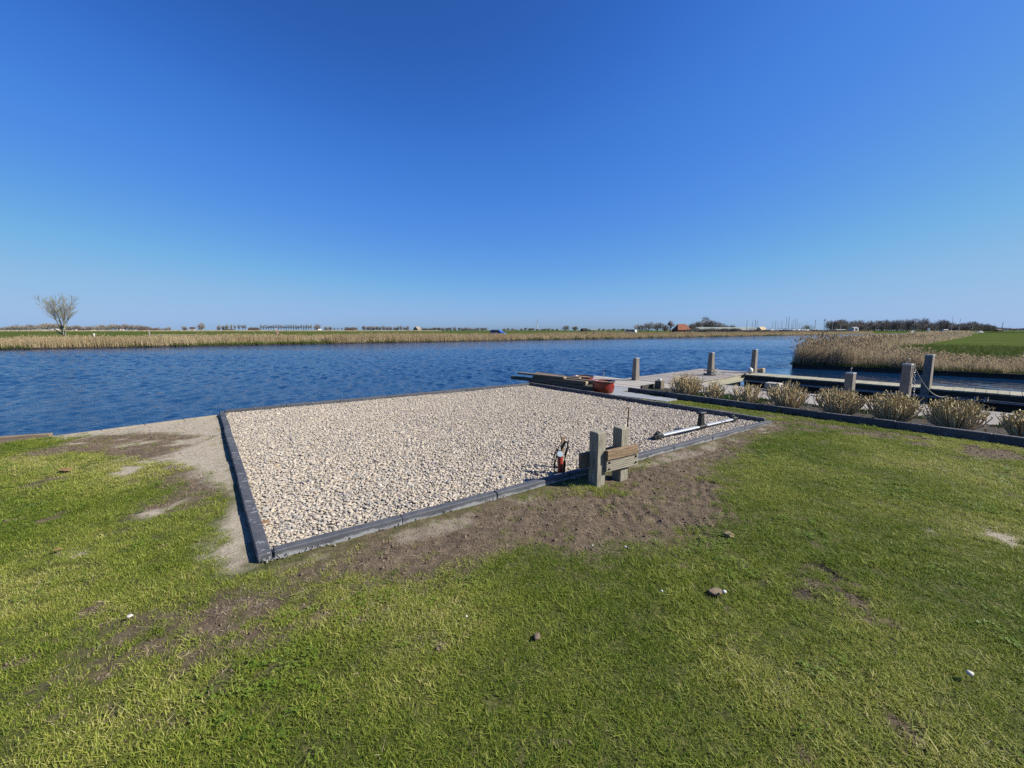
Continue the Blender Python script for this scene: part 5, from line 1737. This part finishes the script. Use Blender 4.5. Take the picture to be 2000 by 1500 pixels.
house('house', 237, 760, 7, 7, 'white', 'roof_dark', 'small white gabled house in the left tree line', 'house', 7, 1.1, .5, 1)
house('farm_shed', 80, 775, 18, 3.5, 'wall_pale', 'sheet', 'low pale shed left of the bare willow', 'shed', 9, .0, .4)
house('farm_shed', 108, 772, 10, 4.5, 'wall_black', 'white', 'dark shed with white roof just behind the willow trunk', 'shed', 7, .1, .4)
house('house', 279, 770, 12, 6, 'wall_red', 'roof_dark', 'dark roofed house at the right end of the left tree line', 'house', 8, .2, .6, 2)
house('house', 303, 775, 7, 5, 'wall_black', 'roof_dark', 'small dark house between the tree line and round tree', 'house', 7, .2, .6)
house('house', 376, 760, 8, 8, 'white', 'roof_dark', 'white house with dark roof left of the dense round tree', 'house', 7, .5, .55, 1)
house('farm_shed', 1160, 700, 14, 4, 'wall_pale', 'sheet', 'low pale shed right of the black barn', 'shed', 9, .05, .4)
house('boathouse', 1949, 500, 12, 5, 'wall_black', 'roof_dark', 'low dark boathouse at the far right end of the river', 'boathouse', 9, .1, .45)
house('cabin', 1667, 410, 12, 9.5, 'white', 'white', 'white square cabin before the left part of the wood', 'cabin', 10, .25, .12, 1)
house('shed', 1640, 415, 20, 5, 'wall_black', 'sheet', 'low dark shed with pale roof left of the white cabin', 'shed', 9, .05, .3)

# wind turbine
Yt = 1500
wt = empty('wind_turbine', (along(1049, Yt), Yt, 0), 0, 'white wind turbine on the central horizon', 'wind turbine')
b = MB(); b.tube([(0, 0, -2), (0, 0, 31)], [1.6, .9], 10); b.build('tower', M['white'], wt)
b = MB(); b.box((0, -.8, 31.6), (2.0, 4.5, 1.8)); b.build('nacelle', M['white'], wt)
for k in range(3):
    a = R(20 + 120 * k); d = Vector((math.sin(a), 0, math.cos(a))); c0 = Vector((0, -3.4, 31.6)); sd = Vector((d.z, 0, -d.x))
    b = MB(); b.loft([[c0 + d * t + sd * w + Vector((0, -.12, 0)), c0 + d * t - sd * w * .5 + Vector((0, -.12, 0)), c0 + d * t - sd * w * .5 + Vector((0, .12, 0)), c0 + d * t + sd * w + Vector((0, .12, 0))] for t, w in ((.5, .5), (3, 1.0), (14, .25))])
    b.build('blade', M['white'], wt)


# vehicles
def car(name, px, Y, heading, prof, glassprof, L, W, paint, label, cat, z=0.0, rails=False):
    root = empty(name, (along(px, Y), Y, z), heading, label, cat)
    def side(prof, w, mname, part, tum=0.88, zc=.95):
        b = MB()
        rows = []
        for y in (-1, 1):
            rows.append([Vector((p[0], y * w / 2 * (1 if p[1] < zc else tum), p[1])) for p in prof])
        n = len(prof)
        b.add(rows[0] + rows[1], [tuple(range(n))[::-1], tuple(range(n, 2 * n))] + [(i, (i + 1) % n, (i + 1) % n + n, i + n) for i in range(n)])
        return b.build(part, M[mname], root)
    side(prof, W, paint, 'body')
    b = MB()
    for g in glassprof:
        for y in (-1, 1):
            yy = lambda p: y * (W / 2 * (1 if p[1] < .95 else .88) + .012)
            b.add([Vector((p[0], yy(p), p[1])) for p in g], [tuple(range(len(g)))])
    b.build('window', M['glass'], root)
    # windscreen and rear screen
    for (x0, z0, x1, z1) in ((prof[4][0], prof[4][1], prof[5][0], prof[5][1]), (prof[6][0], prof[6][1], prof[7][0], prof[7][1])):
        b = MB(); nx, nz = (z1 - z0), -(x1 - x0); l = math.hypot(nx, nz) or 1
        s = 1 if nz * 0 + nx * (1 if x0 + x1 > 0 else -1) > 0 else -1
        ox, oz = s * nx / l * .015, s * nz / l * .015
        ox, oz = (abs(ox) if x0 + x1 > 0 else -abs(ox)), abs(oz)
        b.add([(x0 * .97 + ox, -W * .42, z0 + oz), (x0 * .97 + ox, W * .42, z0 + oz), (x1 + ox, W * .38, z1 - .06 + oz), (x1 + ox, -W * .38, z1 - .06 + oz)], [(0, 1, 2, 3)])
        b.build('windscreen', M['glass'], root)
    for x in (-L * .31, L * .31):
        for y in (-1, 1):
            wh = empty('wheel', (x, y * (W / 2 - .08), .32)); wh.parent = root
            Mx = Matrix.Rotation(math.pi / 2, 3, 'X')
            b = MB(); b.lathe([(.2, -.10), (.31, -.10), (.32, 0), (.31, .10), (.2, .10)], 16, (0, 0, 0), Mx); b.build('tyre', M['rubber'], wh)
            b = MB(); b.lathe([(.19, -.105), (.20, 0), (.19, .105)], 12, (0, 0, 0), Mx); b.build('rim', M['steel'], wh)
    for y in (-1, 1):
        b = MB(); b.box((L / 2 - .05, y * W * .36, .68), (.12, .3, .14)); b.build('headlight', M['white'], root)
        b = MB(); b.box((-L / 2 + .05, y * W * .42, .85), (.1, .14, .3)); b.build('tail_light', M['red_glaze'], root)
    if rails:
        for y in (-1, 1):
            b = MB(); b.tube([(-L * .35, y * W * .36, prof[6][1] + .05), (L * .05, y * W * .36, prof[6][1] + .05)], .03, 5); b.build('roof_rail', M['black'], root)
    return root


mpv = [(-1.95, .28), (1.95, .28), (2.05, .55), (1.98, .80), (1.25, 1.02), (.35, 1.62), (-1.75, 1.66), (-1.98, 1.05), (-2.05, .6)]
mg = [[(1.0, 1.04), (.32, 1.52), (-.35, 1.56), (-.35, 1.04)], [(-.45, 1.04), (-.45, 1.56), (-1.2, 1.57), (-1.2, 1.04)], [(-1.3, 1.04), (-1.3, 1.56), (-1.68, 1.54), (-1.85, 1.06)]]
car('blue_car', 973, 106, R(-22), mpv, mg, 4.1, 1.75, 'blue_car', 'bright blue hatchback driving on the far dike road', 'car', 0.02, True)
van = [(-2.25, .3), (2.25, .3), (2.35, .6), (2.25, .95), (1.55, 1.15), (.85, 1.72), (-2.0, 1.76), (-2.22, 1.1), (-2.32, .6)]
vg = [[(1.35, 1.16), (.85, 1.60), (.2, 1.63), (.2, 1.14)], [(.08, 1.14), (.08, 1.63), (-.8, 1.65), (-.8, 1.14)], [(-.95, 1.14), (-.95, 1.65), (-1.85, 1.64), (-2.05, 1.14)]]
car('white_car', 1231, 150, R(140), van, vg, 4.7, 1.85, 'white_car', 'white estate car parked near the left tree clump beyond the river', 'car', 0.02)


# cyclist
def cyclist(px, Y):
    x = along(px, Y); hd = R(36.6 + 180)
    bike = empty('bicycle', (x, Y, 0.02), hd, 'bicycle ridden along the far dike road above the reeds', 'bicycle')
    Mx = Matrix.Rotation(math.pi / 2, 3, 'X')
    for wx in (-.52, .52):
        b = MB()
        b.tube([(wx + .34 * math.cos(t), 0, .35 + .34 * math.sin(t)) for t in [2 * math.pi * k / 20 for k in range(21)]], .02, 5, caps=False); b.build('wheel', M['rubber'], bike)
    b = MB()
    for p, q in (((-.52, 0, .35), (-.15, 0, .85)), ((-.12, 0, .3), (-.2, 0, .95)), ((-.12, 0, .3), (.4, 0, .85)), ((-.18, 0, .85), (.4, 0, .88)), ((.4, 0, .95), (.52, 0, .35)), ((-.52, 0, .35), (-.12, 0, .3))):
        b.tube([p, q], .018, 5)
    b.build('frame', M['black'], bike)
    b = MB(); b.tube([(.38, -.22, 1.0), (.4, 0, .98), (.38, .22, 1.0)], .015, 5); b.build('handlebar', M['black'], bike)
    b = MB(); b.box((-.22, 0, .97), (.26, .14, .05)); b.build('saddle', M['black'], bike)
    # rider: one continuous skinned body
    root = empty('person', (x, Y, 0.02), hd, 'cyclist in red and white jersey bent over the handlebar', 'person')
    J = [(-.22, 0, 1.02), (-.08, 0, 1.28), (.08, 0, 1.50), (.16, 0, 1.60), (.22, 0, 1.74),
         (.06, .19, 1.46), (.22, .22, 1.22), (.38, .2, 1.03), (.06, -.19, 1.46), (.22, -.22, 1.22), (.38, -.2, 1.03),
         (-.2, .1, .98), (.14, .11, .78), (-.02, .11, .42), (.1, .11, .36), (-.2, -.1, .98), (.10, -.11, .62), (-.14, -.11, .24), (-.02, -.11, .18)]
    Rr = [.14, .14, .16, .06, .105, .065, .05, .04, .065, .05, .04, .1, .075, .05, .045, .1, .075, .05, .045]
    Ed = [(0, 1), (1, 2), (2, 3), (3, 4), (2, 5), (5, 6), (6, 7), (2, 8), (8, 9), (9, 10), (0, 11), (11, 12), (12, 13), (13, 14), (0, 15), (15, 16), (16, 17), (17, 18)]
    me = bpy.data.meshes.new('body'); me.from_pydata(J, Ed, []); me.materials.append(M['jersey'])
    o = link(bpy.data.objects.new('body', me)); o.parent = root
    sk = o.modifiers.new('skin', 'SKIN')
    for i, v in enumerate(me.skin_vertices[0].data):
        v.radius = (Rr[i], Rr[i]); v.use_root = (i == 0)
    o.modifiers.new('sub', 'SUBSURF').render_levels = 1
    b = MB(); b.lathe([(.12, 0), (.125, .06), (.09, .12), (.02, .145)], 12, (.22, 0, 1.77)); b.build('helmet', M['white'], root)
    b = MB(); b.lathe([(.02, -.11), (.08, -.07), (.098, .0), (.085, .07), (.03, .1)], 12, (.24, 0, 1.74)); b.build('face', M['skin'], root)


cyclist(541, 84)
# white bollard and gate on the far verge
for px, Y, lab in ((182, 78, 'short white marker post in the grass right of the willow'), (515, 88, 'small white marker post left of the cyclist')):
    b = MB(); b.bbox((along(px, Y), Y, .4 if px < 300 else .3), (.26, .26, 1.2 if px < 300 else .6), 0, .03)
    tag(b.build('marker_post', M['white']), lab, 'post')
o = empty('field_gate', (along(291, 72), 72, 0), R(30), 'grey wooden gate post with rails in the far reeds', 'gate')
b = MB(); b.box((0, 0, .7), (.16, .16, 1.6)); b.build('post', M['wood_grey'], o)
for z in (.4, .95):
    b = MB(); b.box((3.4, 0, z - .15), (6.6, .05, .08)); b.build('rail', M['wood_grey'], o)
for px in (931, 1145, 1160):
    Yp = 100
    b = MB(); b.box((along(px, Yp), Yp, .5), (.18, .18, 1.9))
    tag(b.build('fence_post', M['wood_tar']), 'dark thin post standing in the middle reed belt', 'post', 'dark posts in the reed belt')


# boats and masts
def sailboat(px, Y, L, mastpx, hull, mast, label, heading=None, cover=None, group=None, lean=0):
    root = empty('sailboat', (along(px, Y), Y, .0), heading if heading is not None else random.uniform(-.5, .5), label, 'boat', group)
    b = MB(); rings = []
    for t, w, z0 in ((-.5, .30, .9), (-.25, .40, .7), (.1, .42, .65), (.35, .26, .75), (.5, .03, .95)):
        x = t * L; W = w * L * .72
        rings.append([Vector((x, -W / 2, 1.9 + .25 * max(0, t))), Vector((x, -W * .38, z0 + .25)), Vector((x, 0, z0)), Vector((x, W * .38, z0 + .25)), Vector((x, W / 2, 1.9 + .25 * max(0, t)))])
    b.loft(rings, True, True, True); b.build('hull', M[hull], root)
    b = MB(); b.bbox((-.02 * L, 0, 2.05), (.42 * L, .2 * L, .5), 0, .1, taper=.8); b.build('cabin', M['white'], root)
    mh = mastpx / FPX * Y
    b = MB(); b.tube([(.08 * L, 0, 1.9), (.08 * L, 0, mh)], [.19, .13], 5); b.build('mast', M[mast], root)
    b = MB(); b.tube([(.08 * L, 0, 3.0), (-.38 * L, 0, 2.9)], .10, 5); b.build('boom', M[cover or 'hull_blue'], root)
    b = MB()
    for x in (-.25 * L, .2 * L):
        for y in (-.5, .5): b.tube([(x, y * 1.4, -.1), (x, y * .6, 1.0)], .08, 4)
    b.build('cradle', M['rust'], root)
    return root


rg = random.Random(8)
spec = [(1467, 20, 'white', 'mast', 'white sailboat ashore left of the tan canvas shed'), (1473, 24, 'white', 'mast_dark', 'white sailboat with tall dark mast left of the tan canvas shed'),
        (1507, 20, 'hull_blue', 'mast', 'dark blue sailboat right of the tan canvas shed'), (1525, 23, 'white', 'mast', 'white sailboat with the first tall pale mast'),
        (1533, 29, 'hull_blue', 'mast', 'dark hulled sailboat with the tallest white mast'), (1538, 30, 'hull_blue', 'mast_dark', 'blue sailboat with the tallest dark mast'),
        (1551, 27, 'white', 'mast', 'white sailboat with bright mast in the middle of the yard'), (1560, 16, 'white', 'mast', 'small white sailboat right of the bright mast'),
        (1570, 15, 'white', 'mast', 'rounded white sailboat before the spring willow'), (1590, 24, 'white', 'mast_dark', 'white sailboat with dark mast right of the spring willow')]
for px, mh, hl, ms, lab in spec:
    sailboat(px, rg.uniform(338, 356), rg.uniform(6.5, 8.5), mh, hl, ms, lab, rg.uniform(-.6, .6))
for px, mh in ((1478, 22), (1458, 24), (1514, 22), (1519, 18), (1545, 18), (1548, 24), (1556, 22), (1565, 20), (1575, 20)):
    b = MB(); Y = rg.uniform(362, 385); b.tube([(along(px, Y), Y, 0), (along(px, Y), Y, mh / FPX * Y)], [.17, .11], 5)
    tag(b.build('mast', M['mast'] if px % 2 else M['mast_dark']), 'bare thin mast rising behind the boats ashore', 'mast', 'bare masts behind the boatyard')
for px, mh, m_ in ((1625, 21, 'mast'), (1641, 17, 'mast'), (1751, 24, 'mast_dark'), (1768, 27, 'mast_dark'), (1858, 30, 'mast'), (1873, 26, 'mast'), (1899, 18, 'mast')):
    b = MB(); Y = 395; b.tube([(along(px, Y), Y, 0), (along(px, Y), Y, mh / FPX * Y)], [.2, .13], 5)
    tag(b.build('mast', M[m_]), 'single thin mast standing before the long right wood', 'mast', 'masts before the right wood')


def motorboat(px, Y, wpx, hpx, label, wheel=True):
    L = wpx / FPX * Y; H = hpx / FPX * Y
    root = empty('motorboat', (along(px, Y), Y, WATER_Z), R(5), label, 'boat')
    b = MB(); rings = []
    for t, w in ((-.5, .26), (-.2, .3), (.2, .28), (.4, .16), (.5, .02)):
        x = -t * L; W = w * L
        rings.append([Vector((x, -W / 2, H * (.45 + .12 * max(0, t)))), Vector((x, -W * .3, 0)), Vector((x, 0, -.2)), Vector((x, W * .3, 0)), Vector((x, W / 2, H * (.45 + .12 * max(0, t))))])
    b.loft(rings, True, True, True); b.build('hull', M['white'], root)
    b = MB(); b.bbox((L * .08, 0, H * .68), (L * .55, L * .2, H * .5), 0, .1, taper=.85); b.build('cabin', M['white'], root)
    for k in range(3):
        b = MB(); b.box((L * (-.1 + .16 * k), -L * .097, H * .72), (L * .11, .06, H * .16)); b.build('window', M['glass'], root)
    return root


motorboat(1844, 262, 22, 8.5, 'white motor cruiser at the far end of the river')
motorboat(1782, 330, 11, 4.5, 'small white motorboat at the reeds left of the cruiser')
motorboat(1867, 300, 11, 4.5, 'low white boat just right of the motor cruiser')
motorboat(1888, 330, 13, 4, 'second low boat moored before the wood')
motorboat(1914, 330, 14, 4, 'rightmost white boat moored before the wood')
o = empty('navigation_sign', (along(1814, 250), 250, -.3), 0, 'pale square board on a post at the river bend', 'sign')
b = MB(); b.box((0, 0, 2.2), (1.6, .08, 2.0)); b.build('board', M['cap_blue'], o)
b = MB(); b.box((0, .1, .6), (.14, .12, 2.6)); b.build('post', M['wood_grey'], o)
o = empty('wind_pump', (along(1609, 430), 430, 0), 0, 'thin wind pump with a dark cross of vanes', 'wind pump')
b = MB(); b.tube([(-.7, 0, 0), (0, 0, 12)], .08, 4); b.tube([(.7, 0, 0), (0, 0, 12)], .08, 4); b.build('tower', M['steel'], o)
b = MB()
for k in range(4):
    a = k * math.pi / 2 + .3; b.box((math.cos(a) * .9, -.2, 12 + math.sin(a) * .9), (1.4, .08, .5), tilt=(0, -a, 0))
b.build('vanes', M['mast_dark'], o)
b = MB(); Y = 520; b.tube([(along(1956, Y), Y, 0), (along(1957, Y), Y, 19 / FPX * Y)], [.35, .2], 6)
tag(b.build('chimney_mast', M['mast_dark']), 'dark slim tower at the far right horizon', 'tower')
